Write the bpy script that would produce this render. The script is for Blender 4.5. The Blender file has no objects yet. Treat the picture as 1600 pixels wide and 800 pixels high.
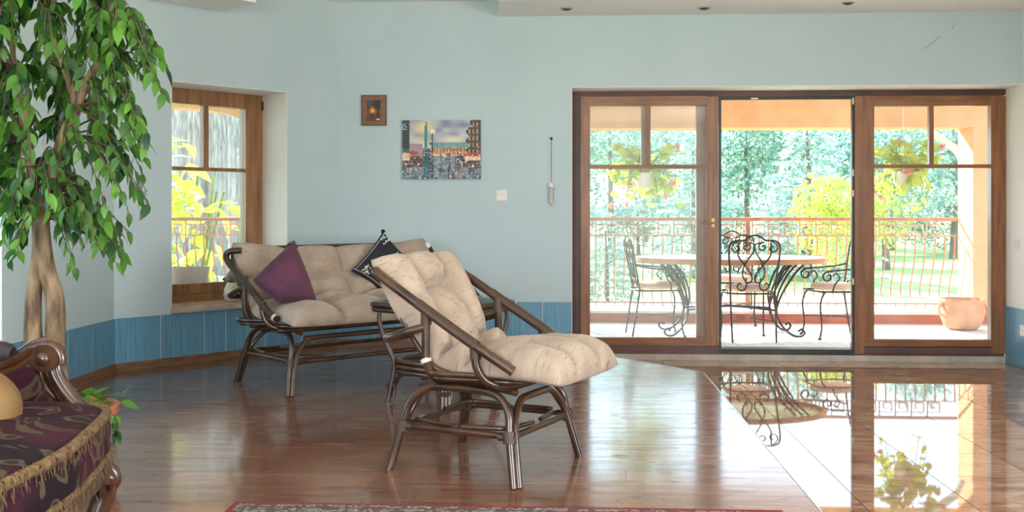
import bpy, bmesh, math, random
from mathutils import Vector, Matrix
random.seed(7)
SC = bpy.context.scene
COL = SC.collection
PI = math.pi

# ------------------------------------------------------------------ camera
H = 1.215                      # eye height above the tile floor
YAW = math.radians(3.04)
F = 1600.0
HZ = 328.0                     # horizon row in the 1600x800 frame
W = 0.14                       # top of the raised wooden floor
cam = bpy.data.cameras.new('camera')
cam.sensor_width = 36.0
cam.lens = 36.0
cam.shift_y = -(400.0 - HZ) / 1600.0
cam.clip_end = 400
camo = bpy.data.objects.new('camera', cam)
COL.objects.link(camo)
camo.location = (0, 0, H)
camo.rotation_euler = (PI / 2, 0, YAW)
SC.camera = camo
CY, SY = math.cos(YAW), math.sin(YAW)

# ------------------------------------------------------------------ sky, sun, added fill lights, exposure
world = bpy.data.worlds.new('sky')
SC.world = world
world.use_nodes = True
wn = world.node_tree
wn.nodes.clear()
w_out = wn.nodes.new('ShaderNodeOutputWorld')
w_bg = wn.nodes.new('ShaderNodeBackground')
w_geo = wn.nodes.new('ShaderNodeTexCoord')
w_sep = wn.nodes.new('ShaderNodeSeparateXYZ')
w_ramp = wn.nodes.new('ShaderNodeValToRGB')
wn.links.new(w_geo.outputs['Generated'], w_sep.inputs[0])
wn.links.new(w_sep.outputs['Z'], w_ramp.inputs[0])
w_ramp.color_ramp.elements[0].position = 0.0
w_ramp.color_ramp.elements[0].color = (0.70, 0.87, 1.0, 1)
w_ramp.color_ramp.elements[1].position = 0.9
w_ramp.color_ramp.elements[1].color = (0.42, 0.66, 1.0, 1)
wn.links.new(w_ramp.outputs[0], w_bg.inputs[0])
w_bg.inputs[1].default_value = 3.0
wn.links.new(w_bg.outputs[0], w_out.inputs[0])

sun = bpy.data.lights.new('sun', 'SUN')
sun.energy = 14.0
sun.angle = 0.009
sun.color = (1.0, 0.93, 0.80)
suno = bpy.data.objects.new('sun', sun)
COL.objects.link(suno)
SUN_TO = Vector((-0.50, 0.75, 0.49)).normalized()
suno.rotation_euler = SUN_TO.to_track_quat('Z', 'Y').to_euler()
suno.location = SUN_TO * 40


def area(name, loc, rot, sx, sy, power, color=(1, 1, 1)):
    l = bpy.data.lights.new(name, 'AREA')
    l.shape = 'RECTANGLE'
    l.size = sx
    l.size_y = sy
    l.energy = power
    l.color = color
    o = bpy.data.objects.new(name, l)
    COL.objects.link(o)
    o.location = loc
    o.rotation_euler = rot
    return o


# added out-of-view fill lights for the interior, tilted up to brighten the ceiling
area('rear_fill_light', (-1.5, -2.52, 1.45), (PI / 2 + .42, 0, 0), 2.2, 1.8, 95, (1.0, 0.96, 0.92))
area('right_fill_light', (3.55, 0.6, 1.4), (0, PI / 2 + .42, 0), 1.7, 3.4, 130, (1.0, 0.96, 0.92))
area('left_fill_light', (-3.05, 0.95, 1.35), (0, -PI / 2 - .42, 0), 1.5, 2.7, 18, (0.94, 0.97, 1.0))

SC.view_settings.view_transform = 'Standard'
SC.view_settings.look = 'None'
SC.view_settings.gamma = 1.0
SC.view_settings.use_curve_mapping = False
SC.view_settings.exposure = 0.95


# ------------------------------------------------------------------ pixel helpers (measuring the place)
def rayd(px, py):
    xc = (px - 800.0) / F
    return Vector((xc * CY - SY, xc * SY + CY, -(py - HZ) / F))


def at(px, py, d):
    return Vector((0, 0, H)) + rayd(px, py) * d


def atY(px, py, Y):
    r = rayd(px, py)
    return Vector((0, 0, H)) + r * (Y / r.y)


def atZ(px, py, z):
    r = rayd(px, py)
    return Vector((0, 0, H)) + r * ((z - H) / r.z)


def cam2w(xc, yc, z=0.0):
    return Vector((xc * CY - yc * SY, xc * SY + yc * CY, z))


# ------------------------------------------------------------------ materials
def new_mat(name):
    m = bpy.data.materials.new(name)
    m.use_nodes = True
    return m, m.node_tree, m.node_tree.nodes['Principled BSDF']


def noise_mat(name, c1, c2, scale=5.0, stretch=(1, 1, 1), rough=0.6, metal=0.0, bump=0.0, bscale=None,
              detail=4.0, lo=0.35, hi=0.65, spec=0.5, coat=0.0, sheen=0.0, c3=None, trans=0.0):
    m, nt, b = new_mat(name)
    tc = nt.nodes.new('ShaderNodeTexCoord')
    mp = nt.nodes.new('ShaderNodeMapping')
    mp.inputs['Scale'].default_value = stretch
    nt.links.new(tc.outputs['Object'], mp.inputs[0])
    no = nt.nodes.new('ShaderNodeTexNoise')
    no.inputs['Scale'].default_value = scale
    no.inputs['Detail'].default_value = detail
    nt.links.new(mp.outputs[0], no.inputs['Vector'])
    rp = nt.nodes.new('ShaderNodeValToRGB')
    e = rp.color_ramp.elements
    e[0].position, e[0].color = lo, (*c1, 1)
    e[1].position, e[1].color = hi, (*c2, 1)
    if c3:
        n3 = rp.color_ramp.elements.new((lo + hi) / 2)
        n3.color = (*c3, 1)
    nt.links.new(no.outputs['Fac'], rp.inputs[0])
    nt.links.new(rp.outputs[0], b.inputs['Base Color'])
    b.inputs['Roughness'].default_value = rough
    b.inputs['Metallic'].default_value = metal
    b.inputs['Specular IOR Level'].default_value = spec
    b.inputs['Coat Weight'].default_value = coat
    b.inputs['Sheen Weight'].default_value = sheen
    if bump:
        n2 = nt.nodes.new('ShaderNodeTexNoise')
        n2.inputs['Scale'].default_value = bscale or scale * 4
        n2.inputs['Detail'].default_value = 3
        nt.links.new(mp.outputs[0], n2.inputs['Vector'])
        bp = nt.nodes.new('ShaderNodeBump')
        bp.inputs['Strength'].default_value = bump
        bp.inputs['Distance'].default_value = 0.01
        nt.links.new(n2.outputs['Fac'], bp.inputs['Height'])
        nt.links.new(bp.outputs[0], b.inputs['Normal'])
    return m


def leaf_mat(name, c1, c2, trans=0.4, rough=0.45, per_object=False):
    m, nt, b = new_mat(name)
    src = nt.nodes.new('ShaderNodeObjectInfo') if per_object else nt.nodes.new('ShaderNodeNewGeometry')
    rp = nt.nodes.new('ShaderNodeValToRGB')
    rp.color_ramp.elements[0].color = (*c1, 1)
    rp.color_ramp.elements[1].color = (*c2, 1)
    nt.links.new(src.outputs['Random' if per_object else 'Random Per Island'], rp.inputs[0])
    nt.links.new(rp.outputs[0], b.inputs['Base Color'])
    b.inputs['Roughness'].default_value = rough
    tr = nt.nodes.new('ShaderNodeBsdfTranslucent')
    nt.links.new(rp.outputs[0], tr.inputs[0])
    mx = nt.nodes.new('ShaderNodeMixShader')
    mx.inputs[0].default_value = trans
    nt.links.new(b.outputs[0], mx.inputs[1])
    nt.links.new(tr.outputs[0], mx.inputs[2])
    nt.links.new(mx.outputs[0], nt.nodes['Material Output'].inputs['Surface'])
    return m


def glass_mat(name, tint, refl=0.07):
    m, nt, b = new_mat(name)
    nt.nodes.remove(b)
    tr = nt.nodes.new('ShaderNodeBsdfTransparent')
    tr.inputs[0].default_value = (*tint, 1)
    gl = nt.nodes.new('ShaderNodeBsdfGlossy')
    gl.inputs['Roughness'].default_value = 0.02
    df = nt.nodes.new('ShaderNodeBsdfDiffuse')
    df.inputs[0].default_value = (0.9, 0.95, 0.95, 1)
    m1 = nt.nodes.new('ShaderNodeMixShader')
    m1.inputs[0].default_value = 0.05
    nt.links.new(tr.outputs[0], m1.inputs[1])
    nt.links.new(df.outputs[0], m1.inputs[2])
    m2 = nt.nodes.new('ShaderNodeMixShader')
    m2.inputs[0].default_value = refl
    nt.links.new(m1.outputs[0], m2.inputs[1])
    nt.links.new(gl.outputs[0], m2.inputs[2])
    nt.links.new(m2.outputs[0], nt.nodes['Material Output'].inputs['Surface'])
    return m


M = {}
M['wall'] = noise_mat('wall_paint_blue', (0.50, 0.60, 0.625), (0.53, 0.63, 0.65), 1.3, rough=0.75, bump=0.05, bscale=60)
M['plaster'] = noise_mat('white_plaster', (0.86, 0.82, 0.79), (0.90, 0.86, 0.83), 2.0, rough=0.8, bump=0.04, bscale=50)
M['ceiling'] = noise_mat('ceiling_paint', (0.90, 0.86, 0.83), (0.93, 0.89, 0.86), 1.5, rough=0.85)
M['blue_tile'] = noise_mat('blue_striped_tile', (0.085, 0.235, 0.36), (0.165, 0.365, 0.50), 3.0, stretch=(45, 45, 1.1), rough=0.3, bump=0.08, lo=0.3, hi=0.7)
M['grout'] = noise_mat('pale_grout', (0.52, 0.58, 0.62), (0.60, 0.65, 0.68), 30, rough=0.8)
M['baseboard'] = noise_mat('baseboard_wood', (0.13, 0.062, 0.026), (0.24, 0.125, 0.058), 3, stretch=(2, 18, 18), rough=0.4)
M['door_wood'] = noise_mat('door_wood', (0.205, 0.078, 0.031), (0.33, 0.135, 0.055), 3.2, stretch=(9, 9, 0.9), rough=0.32, coat=0.2)
M['door_wood_h'] = noise_mat('door_wood_rail', (0.205, 0.078, 0.031), (0.33, 0.135, 0.055), 3.2, stretch=(0.9, 9, 9), rough=0.32, coat=0.2)
M['dark_frame'] = noise_mat('dark_door_frame', (0.07, 0.030, 0.022), (0.11, 0.046, 0.034), 4, rough=0.4)
M['brown_sill'] = noise_mat('brown_door_sill', (0.10, 0.045, 0.040), (0.14, 0.064, 0.055), 4, rough=0.35)
M['black_metal'] = noise_mat('black_metal', (0.015, 0.014, 0.016), (0.03, 0.028, 0.03), 5, rough=0.4)
M['win_wood'] = noise_mat('window_wood', (0.20, 0.085, 0.032), (0.34, 0.16, 0.066), 3.2, stretch=(9, 9, 0.9), rough=0.35, coat=0.15)
M['glass'] = glass_mat('pane_glass', (0.97, 0.99, 0.985), 0.04)
M['table_glass'] = glass_mat('table_glass', (0.86, 0.93, 0.92), 0.14)
M['marble'] = noise_mat('pink_marble', (0.48, 0.34, 0.27), (0.66, 0.52, 0.44), 9, rough=0.25, detail=8)
M['threshold'] = noise_mat('beige_threshold', (0.42, 0.36, 0.30), (0.56, 0.49, 0.42), 8, rough=0.4, detail=6)
M['brass'] = noise_mat('brass', (0.36, 0.22, 0.08), (0.46, 0.30, 0.12), 6, rough=0.3, metal=1.0)
M['white_plastic'] = noise_mat('white_plastic', (0.74, 0.70, 0.62), (0.80, 0.76, 0.69), 9, rough=0.4)
M['chrome'] = noise_mat('brushed_steel', (0.42, 0.41, 0.39), (0.54, 0.52, 0.49), 12, rough=0.45, metal=1.0)


def mat_planks():
    m, nt, b = new_mat('varnished_planks')
    oi = nt.nodes.new('ShaderNodeObjectInfo')
    tc = nt.nodes.new('ShaderNodeTexCoord')
    mp = nt.nodes.new('ShaderNodeMapping')
    mp.inputs['Scale'].default_value = (1.2, 16, 16)
    nt.links.new(tc.outputs['Object'], mp.inputs[0])
    no = nt.nodes.new('ShaderNodeTexNoise')
    no.inputs['Scale'].default_value = 2.2
    no.inputs['Detail'].default_value = 6
    no.noise_dimensions = '4D'
    ml = nt.nodes.new('ShaderNodeMath')
    ml.operation = 'MULTIPLY'
    ml.inputs[1].default_value = 40
    nt.links.new(oi.outputs['Random'], ml.inputs[0])
    nt.links.new(ml.outputs[0], no.inputs['W'])
    nt.links.new(mp.outputs[0], no.inputs['Vector'])
    ad = nt.nodes.new('ShaderNodeMath')
    ad.operation = 'MULTIPLY_ADD'
    ad.inputs[1].default_value = 0.16
    nt.links.new(oi.outputs['Random'], ad.inputs[0])
    nt.links.new(no.outputs['Fac'], ad.inputs[2])
    rp = nt.nodes.new('ShaderNodeValToRGB')
    e = rp.color_ramp.elements
    e[0].position, e[0].color = 0.38, (0.100, 0.038, 0.019, 1)
    e[1].position, e[1].color = 0.82, (0.300, 0.125, 0.064, 1)
    nt.links.new(ad.outputs[0], rp.inputs[0])
    nt.links.new(rp.outputs[0], b.inputs['Base Color'])
    # worn varnish: patchy roughness
    n2 = nt.nodes.new('ShaderNodeTexNoise')
    n2.inputs['Scale'].default_value = 1.1
    n2.inputs['Detail'].default_value = 8
    mp2 = nt.nodes.new('ShaderNodeMapping')
    mp2.inputs['Scale'].default_value = (2.5, 14, 1)
    nt.links.new(tc.outputs['Object'], mp2.inputs[0])
    nt.links.new(mp2.outputs[0], n2.inputs['Vector'])
    r2 = nt.nodes.new('ShaderNodeMapRange')
    r2.inputs['From Min'].default_value = 0.35
    r2.inputs['From Max'].default_value = 0.75
    r2.inputs['To Min'].default_value = 0.13
    r2.inputs['To Max'].default_value = 0.34
    nt.links.new(n2.outputs['Fac'], r2.inputs[0])
    nt.links.new(r2.outputs[0], b.inputs['Roughness'])
    b.inputs['Specular IOR Level'].default_value = 0.42
    n4 = nt.nodes.new('ShaderNodeTexNoise')
    n4.inputs['Scale'].default_value = 1.0
    n4.inputs['Detail'].default_value = 5
    mp4 = nt.nodes.new('ShaderNodeMapping')
    mp4.inputs['Scale'].default_value = (6, 17, 1)
    ge = nt.nodes.new('ShaderNodeNewGeometry')
    nt.links.new(ge.outputs['Position'], mp4.inputs[0])
    nt.links.new(mp4.outputs[0], n4.inputs['Vector'])
    r4 = nt.nodes.new('ShaderNodeMapRange')
    r4.inputs['From Min'].default_value = 0.64
    r4.inputs['From Max'].default_value = 0.70
    r4.inputs['To Min'].default_value = 0.58
    r4.inputs['To Max'].default_value = 0.05
    nt.links.new(n4.outputs['Fac'], r4.inputs[0])
    nt.links.new(r4.outputs[0], b.inputs['Coat Weight'])
    b.inputs['Coat Roughness'].default_value = 0.11
    b.inputs['Coat IOR'].default_value = 1.5
    bp = nt.nodes.new('ShaderNodeBump')
    bp.inputs['Strength'].default_value = 0.05
    bp.inputs['Distance'].default_value = 0.002
    nt.links.new(n2.outputs['Fac'], bp.inputs['Height'])
    nt.links.new(bp.outputs[0], b.inputs['Normal'])
    nt.links.new(bp.outputs[0], b.inputs['Coat Normal'])
    return m


def mat_marble_tile():
    m, nt, b = new_mat('polished_brown_marble')
    geo = nt.nodes.new('ShaderNodeNewGeometry')
    oi = nt.nodes.new('ShaderNodeObjectInfo')
    mp = nt.nodes.new('ShaderNodeMapping')
    mp.inputs['Scale'].default_value = (1.0, 3.0, 1.0)
    mp.inputs['Rotation'].default_value = (0, 0, 0.25)
    nt.links.new(geo.outputs['Position'], mp.inputs[0])
    no = nt.nodes.new('ShaderNodeTexNoise')
    no.noise_dimensions = '4D'
    no.inputs['Scale'].default_value = 3.2
    no.inputs['Detail'].default_value = 10
    no.inputs['Roughness'].default_value = 0.68
    no.inputs['Distortion'].default_value = 0.8
    ml = nt.nodes.new('ShaderNodeMath')
    ml.operation = 'MULTIPLY'
    ml.inputs[1].default_value = 9
    nt.links.new(oi.outputs['Random'], ml.inputs[0])
    nt.links.new(ml.outputs[0], no.inputs['W'])
    nt.links.new(mp.outputs[0], no.inputs['Vector'])
    rp = nt.nodes.new('ShaderNodeValToRGB')
    e = rp.color_ramp.elements
    e[0].position, e[0].color = 0.36, (0.23, 0.125, 0.085, 1)
    e[1].position, e[1].color = 0.70, (0.62, 0.45, 0.35, 1)
    n3 = e.new(0.53)
    n3.color = (0.40, 0.24, 0.165, 1)
    nt.links.new(no.outputs['Fac'], rp.inputs[0])
    nt.links.new(rp.outputs[0], b.inputs['Base Color'])
    b.inputs['Roughness'].default_value = 0.025
    b.inputs['Specular IOR Level'].default_value = 0.85
    return m


M['plank'] = mat_planks()
M['marble_tile'] = mat_marble_tile()
M['floor_grout'] = noise_mat('floor_grout', (0.20, 0.15, 0.12), (0.26, 0.20, 0.16), 30, rough=0.7)


# ------------------------------------------------------------------ mesh builder
def catmull(pts, n=6, closed=False):
    P = [Vector(p) for p in pts]
    if len(P) < 3 and not closed:
        return P
    out = []
    m = len(P)
    rng = range(m) if closed else range(m - 1)
    for i in rng:
        p1, p2 = P[i], P[(i + 1) % m]
        p0 = P[(i - 1) % m] if (closed or i > 0) else p1 * 2 - p2
        p3 = P[(i + 2) % m] if (closed or i < m - 2) else p2 * 2 - p1
        for k in range(n):
            t = k / n
            out.append(0.5 * ((2 * p1) + (p2 - p0) * t + (2 * p0 - 5 * p1 + 4 * p2 - p3) * t * t + (3 * p1 - p0 - 3 * p2 + p3) * t ** 3))
    if not closed:
        out.append(P[-1])
    return out


class MB:
    def __init__(s):
        s.v, s.f = [], []

    def add(s, v, f):
        o = len(s.v)
        s.v += [tuple(p) for p in v]
        s.f += [tuple(i + o for i in q) for q in f]
        return s

    def box(s, x0, x1, y0, y1, z0, z1):
        v = [(x, y, z) for z in (z0, z1) for y in (y0, y1) for x in (x0, x1)]
        return s.add(v, [(0, 2, 3, 1), (4, 5, 7, 6), (0, 1, 5, 4), (2, 6, 7, 3), (0, 4, 6, 2), (1, 3, 7, 5)])

    def prism(s, poly, z0, z1):
        n = len(poly)
        v = [(p[0], p[1], z0) for p in poly] + [(p[0], p[1], z1) for p in poly]
        f = [tuple(reversed(range(n))), tuple(range(n, 2 * n))]
        f += [(i, (i + 1) % n, n + (i + 1) % n, n + i) for i in range(n)]
        return s.add(v, f)

    def bar(s, a, b, w, h):
        a, b = Vector(a), Vector(b)
        d = (b - a).normalized()
        up = Vector((0, 0, 1)) if abs(d.z) < 0.95 else Vector((0, 1, 0))
        x = d.cross(up).normalized() * w / 2
        y = x.cross(d).normalized() * h / 2
        v = [p + q for p in (a, b) for q in (-x - y, x - y, x + y, -x + y)]
        return s.add(v, [(3, 2, 1, 0), (4, 5, 6, 7), (0, 1, 5, 4), (1, 2, 6, 5), (2, 3, 7, 6), (3, 0, 4, 7)])

    def tube(s, pts, r, seg=8, closed=False, smooth=5, caps=True):
        """r: number or function of 0..1"""
        P = catmull(pts, smooth, closed) if smooth > 1 else [Vector(p) for p in pts]
        n = len(P)
        rf = r if callable(r) else (lambda t: r)
        T = []
        for i in range(n):
            a = P[(i - 1) % n] if (closed or i > 0) else P[i]
            b = P[(i + 1) % n] if (closed or i < n - 1) else P[i]
            d = (b - a)
            T.append(d.normalized() if d.length > 1e-9 else Vector((0, 0, 1)))
        up = Vector((0, 0, 1)) if abs(T[0].z) < 0.9 else Vector((1, 0, 0))
        N = (up - T[0] * up.dot(T[0])).normalized()
        v = []
        for i in range(n):
            N = (N - T[i] * N.dot(T[i])).normalized()
            B = T[i].cross(N)
            rr = rf(i / max(1, n - 1))
            for k in range(seg):
                a = 2 * PI * k / seg
                v.append(P[i] + (N * math.cos(a) + B * math.sin(a)) * rr)
        f = []
        for i in range(n if closed else n - 1):
            j = (i + 1) % n
            for k in range(seg):
                l = (k + 1) % seg
                f.append((i * seg + k, i * seg + l, j * seg + l, j * seg + k))
        if caps and not closed:
            f.append(tuple(reversed(range(seg))))
            f.append(tuple((n - 1) * seg + k for k in range(seg)))
        return s.add(v, f)

    def lathe(s, prof, n=24, c=(0, 0, 0), sy=1.0, caps=True):
        v, f = [], []
        for (r, z) in prof:
            for k in range(n):
                a = 2 * PI * k / n
                v.append((c[0] + r * math.cos(a), c[1] + r * sy * math.sin(a), c[2] + z))
        for i in range(len(prof) - 1):
            for k in range(n):
                l = (k + 1) % n
                f.append((i * n + k, i * n + l, (i + 1) * n + l, (i + 1) * n + k))
        if caps:
            f.append(tuple(reversed(range(n))))
            f.append(tuple((len(prof) - 1) * n + k for k in range(n)))
        return s.add(v, f)

    def ball(s, c, r, n=10, m=7, sc=(1, 1, 1)):
        prof = [(max(1e-4, math.sin(PI * i / m)), -math.cos(PI * i / m)) for i in range(m + 1)]
        v, f = [], []
        for (q, z) in prof:
            for k in range(n):
                a = 2 * PI * k / n
                v.append((c[0] + r * q * math.cos(a) * sc[0], c[1] + r * q * math.sin(a) * sc[1], c[2] + r * z * sc[2]))
        for i in range(m):
            for k in range(n):
                l = (k + 1) % n
                f.append((i * n + k, i * n + l, (i + 1) * n + l, (i + 1) * n + k))
        return s.add(v, f)

    def mesh(s, name, smooth=False):
        me = bpy.data.meshes.new(name)
        me.from_pydata(s.v, [], s.f)
        if smooth:
            me.polygons.foreach_set('use_smooth', [True] * len(me.polygons))
            me.set_sharp_from_angle(angle=0.9)
        me.update()
        return me

    def build(s, name, mat, parent=None, smooth=False):
        return link(name, s.mesh(name, smooth), mat, parent)


def link(name, me, mat, parent=None):
    o = bpy.data.objects.new(name, me)
    if mat is not None and not me.materials:
        me.materials.append(M[mat] if isinstance(mat, str) else mat)
    COL.objects.link(o)
    o.parent = parent
    return o


def tag(o, label, cat, group=None, kind=None):
    o['label'] = label
    if cat:
        o['category'] = cat
    if group:
        o['group'] = group
    if kind:
        o['kind'] = kind
    return o


def thing(name, label, cat, loc=(0, 0, 0), rz=0.0, group=None, kind=None):
    o = bpy.data.objects.new(name, None)
    o.empty_display_size = 0.1
    COL.objects.link(o)
    o.location = loc
    o.rotation_euler = (0, 0, rz)
    return tag(o, label, cat, group, kind)


def copy_tree(o, parent=None):
    c = o.copy()
    COL.objects.link(c)
    c.parent = parent
    for ch in list(o.children):
        copy_tree(ch, c)
    return c


# ------------------------------------------------------------------ room shell
C2 = Vector((-3.005, 6.66, 0))
C1 = Vector((-1.825, 8.06, 0))
ANG = math.atan2(C1.y - C2.y, C1.x - C2.x)
LEN = (C1 - C2).length
TD = Vector((math.cos(ANG), math.sin(ANG), 0))
ND = Vector((-math.sin(ANG), math.cos(ANG), 0))
CEIL = 2.865


def bay(px, py, o=0.0):
    """pixel -> (along, z) on the plane o metres outside the bay wall"""
    r = rayd(px, py)
    p0 = C2 + ND * o
    d = (p0.x * ND.x + p0.y * ND.y) / (r.x * ND.x + r.y * ND.y)
    p = Vector((0, 0, H)) + r * d
    return (p - C2).dot(TD), p.z


def wall(name, label, origin, angle, length, z0, z1, th, holes, mat='wall'):
    """origin: inner-face start; local x along, local y outward"""
    b = MB()
    xs = sorted({0.0, length, *[h[0] for h in holes], *[h[1] for h in holes]})
    for a, c in zip(xs, xs[1:]):
        zs = [(z0, z1)]
        for h in holes:
            if h[0] <= a + 1e-6 and h[1] >= c - 1e-6:
                zs = [(z0, h[2]), (h[3], z1)]
        for (p, q) in zs:
            if q - p > 1e-4:
                b.box(a, c, 0, th, p, q)
    o = b.build(name, mat)
    o.location = (origin[0], origin[1], 0)
    o.rotation_euler = (0, 0, angle)
    tag(o, label, 'wall', kind='structure')
    return o


DX0 = atY(893.5, 137, 8.06).x
DZ1 = 2.181
wall_back = wall('wall_back', 'pale blue back wall with the wide terrace door opening', (C1.x, C1.y), 0, 3.5 - C1.x, -0.3, CEIL + .1, 0.46,
                 [(DX0 - C1.x, 3.5 - C1.x, -0.02, DZ1)])
ws0, wz1 = bay(268, 127)
ws1, _ = bay(449, 143)
wz1 = 2.113
WZ0 = 0.50
wall_bay = wall('wall_corner', 'pale blue angled wall holding the tall wooden window', (C2.x, C2.y), ANG, LEN, -0.3, CEIL + .1, 0.46,
                [(ws0, ws1, WZ0, wz1)])
LW0 = (5.31 - (-2.6))
wall_left = wall('wall_left', 'greyish blue left wall behind the ficus tree', (-3.005, -2.6), PI / 2, 6.66 + 2.6, -0.3, CEIL + .1, 0.35,
                 [(2.2, 4.9, 0.6, 2.1), (LW0 - 1.5, LW0, 0.50, 2.1)])
wall_right = wall('wall_right', 'pale side wall at the right of the terrace door', (3.5, 8.36), -PI / 2, 8.36 + 2.6, -0.3, CEIL + .1, 0.3, [(6.0, 9.5, 0.5, 2.3)], 'plaster')
wall_rear = wall('wall_rear', 'pale blue rear wall behind the viewer', (3.8, -2.6), PI, 7.2, -0.3, CEIL + .1, 0.3,
                 [(4.1, 6.5, 0.5, 2.4)])
# white plaster reveals
b = MB()
b.box(DX0 + .002, 3.5, 8.062, 8.37, DZ1 - .004, DZ1 + .01)
b.box(DX0 - .004, DX0 + .003, 8.064, 8.37, 0.02, DZ1)
tag(b.build('trim_1', 'plaster'), 'white plaster reveal lining the terrace door opening', 'trim', kind='structure')
b = MB()
b.box(ws0 - .002, ws0 + .004, .002, .34, WZ0, wz1)
b.box(ws1 - .004, ws1 + .002, .002, .34, WZ0, wz1)
b.box(ws0, ws1, .002, .34, wz1 - .004, wz1 + .002)
o = b.build('trim_2', 'plaster')
o.location = C2
o.rotation_euler.z = ANG
tag(o, 'white plaster reveal lining the tall window of the angled wall', 'trim', kind='structure')

# ceiling, dropped soffits, spotlights
b = MB()
b.box(-3.6, 4.0, -3.0, 8.7, CEIL, CEIL + .25)
tag(b.build('ceiling', 'ceiling'), 'off white upper ceiling above the blue walls', 'ceiling', kind='structure')
b = MB()
b.prism([(-0.54, 8.062), (-0.49, 7.44), (0.62, 7.44), (1.3, 6.9), (3.498, 6.4), (3.498, 8.062)], 2.74, CEIL + .02)
tag(b.build('ceiling_soffit', 'ceiling'), 'dropped white soffit with spotlights above the terrace door', 'soffit', kind='structure')
e0 = Vector((-2.48, 7.25, 0))
e1 = Vector((-2.137, 6.96, 0))
b = MB()
b.prism([e0.xy, (e0 - TD * 1.0).xy, (e1 - TD * 1.0).xy, e1.xy][::-1], 2.645, CEIL + .02)
tag(b.build('ceiling_soffit', 'ceiling'), 'short white boxed soffit above the tall window', 'soffit', kind='structure')

SPOTN = ['leftmost recessed spotlight in the soffit over the terrace door', 'middle recessed spotlight in the soffit over the terrace door',
         'rightmost recessed spotlight in the soffit over the terrace door']
for i, (px, py) in enumerate([(885, 13), (1100, 12), (1325, 4)]):
    p = atZ(px, py, 2.74)
    t = thing('ceiling_spotlight', SPOTN[i], 'spotlight', (p.x, p.y, 2.74), 0, 'soffit spotlights')
    MB().lathe([(.050, .0), (.050, -.004), (.040, -.008), (.034, -.004), (.034, .0)], 20).build('ring', 'chrome', t, True)
    MB().lathe([(.033, -.002), (.030, -.012), (.018, -.016)], 16).build('bulb', 'black_metal', t, True)

# ------------------------------------------------------------------ floors
b = MB()
b.box(-3.3, 3.8, -2.9, 8.4, -0.25, -0.006)
floor = b.build('floor', 'floor_grout')
tag(floor, 'polished brown marble tile floor in front of the terrace door', 'floor', kind='structure')
TX, TY, TS = 1.218, 6.12, 0.45
for i in range(-1, 6):
    for j in range(-8, 6):
        x0, x1 = TX + i * TS + .0022, TX + (i + 1) * TS - .0022
        y0, y1 = TY + j * TS + .0022, TY + (j + 1) * TS - .0022
        x1, y1 = min(x1, 3.5), min(y1, 8.36)
        if x1 - x0 < .03 or y1 - y0 < .03:
            continue
        MB().box(x0, x1, y0, y1, -.006, 0).build('floor_tile', 'marble_tile', floor)
# last column left of the first grid line goes under the platform edge
b = MB()
for j in range(-8, 6):
    y0, y1 = TY + j * TS + .0022, min(TY + (j + 1) * TS - .0022, 8.36)
    if y1 - y0 > .03:
        for i in (-3, -2):
            b.box(TX + i * TS + .0022, TX + (i + 1) * TS - .0022, y0, y1, -.006, 0)
o = b.build('floor_tile_rest', 'marble_tile', floor)
o['kind'] = 'stuff'


def pleft(y):
    return -3.005 if y <= 6.66 else -3.005 + (y - 6.66) / (8.06 - 6.66) * 1.18


def pright(y):
    if y <= 6.83:
        return 0.905
    return 0.905 + (y - 6.83) * (-0.63 / 0.79)


b = MB()
b.prism([(-3.005, -2.6), (.902, -2.6), (.902, 6.83), (.272, 7.62), (-.08, 8.06), (-1.825, 8.06), (-3.005, 6.66)], -.005, W - .016)
plat = b.build('floor_platform', 'baseboard')
tag(plat, 'raised floor of dark varnished wooden planks under the rattan furniture', 'floor', kind='structure')
rest = MB()
y = -2.6
PW = 0.118
rnd = random.Random(3)
while y < 8.06:
    y0, y1 = y + .0009, min(y + PW - .0009, 8.06)
    cuts = [0.0, 1.0]
    if y1 - y0 > .02:
        k = rnd.choice([1, 1, 2])
        cuts = [0.0] + sorted(rnd.uniform(.15, .85) for _ in range(k)) + [1.0]
        for a, c in zip(cuts, cuts[1:]):
            q = []
            for yy, tt in ((y0, a), (y0, c), (y1, c), (y1, a)):
                l, r_ = pleft(yy), pright(yy)
                eps = .0009 if tt == a else -.0009
                q.append((l + (r_ - l) * tt + eps, yy))
            if y < 2.9:
                rest.prism(q, W - .016, W)
            else:
                cx = sum(p[0] for p in q) / 4
                cyy = sum(p[1] for p in q) / 4
                m = MB().prism([(p[0] - cx, p[1] - cyy) for p in q], W - .016, W + rnd.uniform(-.0004, .0004))
                o = m.build('floor_plank', 'plank', plat)
                o.location = (cx, cyy, 0)
    y += PW
o = rest.build('floor_plank_rest', 'plank', plat)
o['kind'] = 'stuff'
M['nosing'] = noise_mat('pale_nosing', (0.55, 0.56, 0.57), (0.66, 0.67, 0.68), 9, rough=0.3, metal=0.6)
b = MB()
ed = [(.907, -2.6), (.907, 6.831), (.275, 7.624), (-.075, 8.058)]
for p, q in zip(ed, ed[1:]):
    b.bar((p[0], p[1], W - .006), (q[0], q[1], W - .006), .006, .016)
tag(b.build('trim_3', 'nosing'), 'thin pale edge strip along the raised wooden floor', 'trim', kind='structure')


# ------------------------------------------------------------------ wainscot tiles and baseboards
def wainscot(parent, cuts, z0, z1, mat='blue_tile'):
    g = MB().box(cuts[0], cuts[-1], -.0092, 0.0, z0, z1 - .002).build('tile_grout', 'grout', parent)
    for a, c in zip(cuts, cuts[1:]):
        if c - a < .02:
            continue
        m = MB().box(-(c - a) / 2 + .0028, (c - a) / 2 - .0028, -.010, -.004, 0, z1 - z0 - .001)
        o = m.build('wall_tile', mat, parent)
        o.location = ((a + c) / 2, 0, z0)


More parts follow.
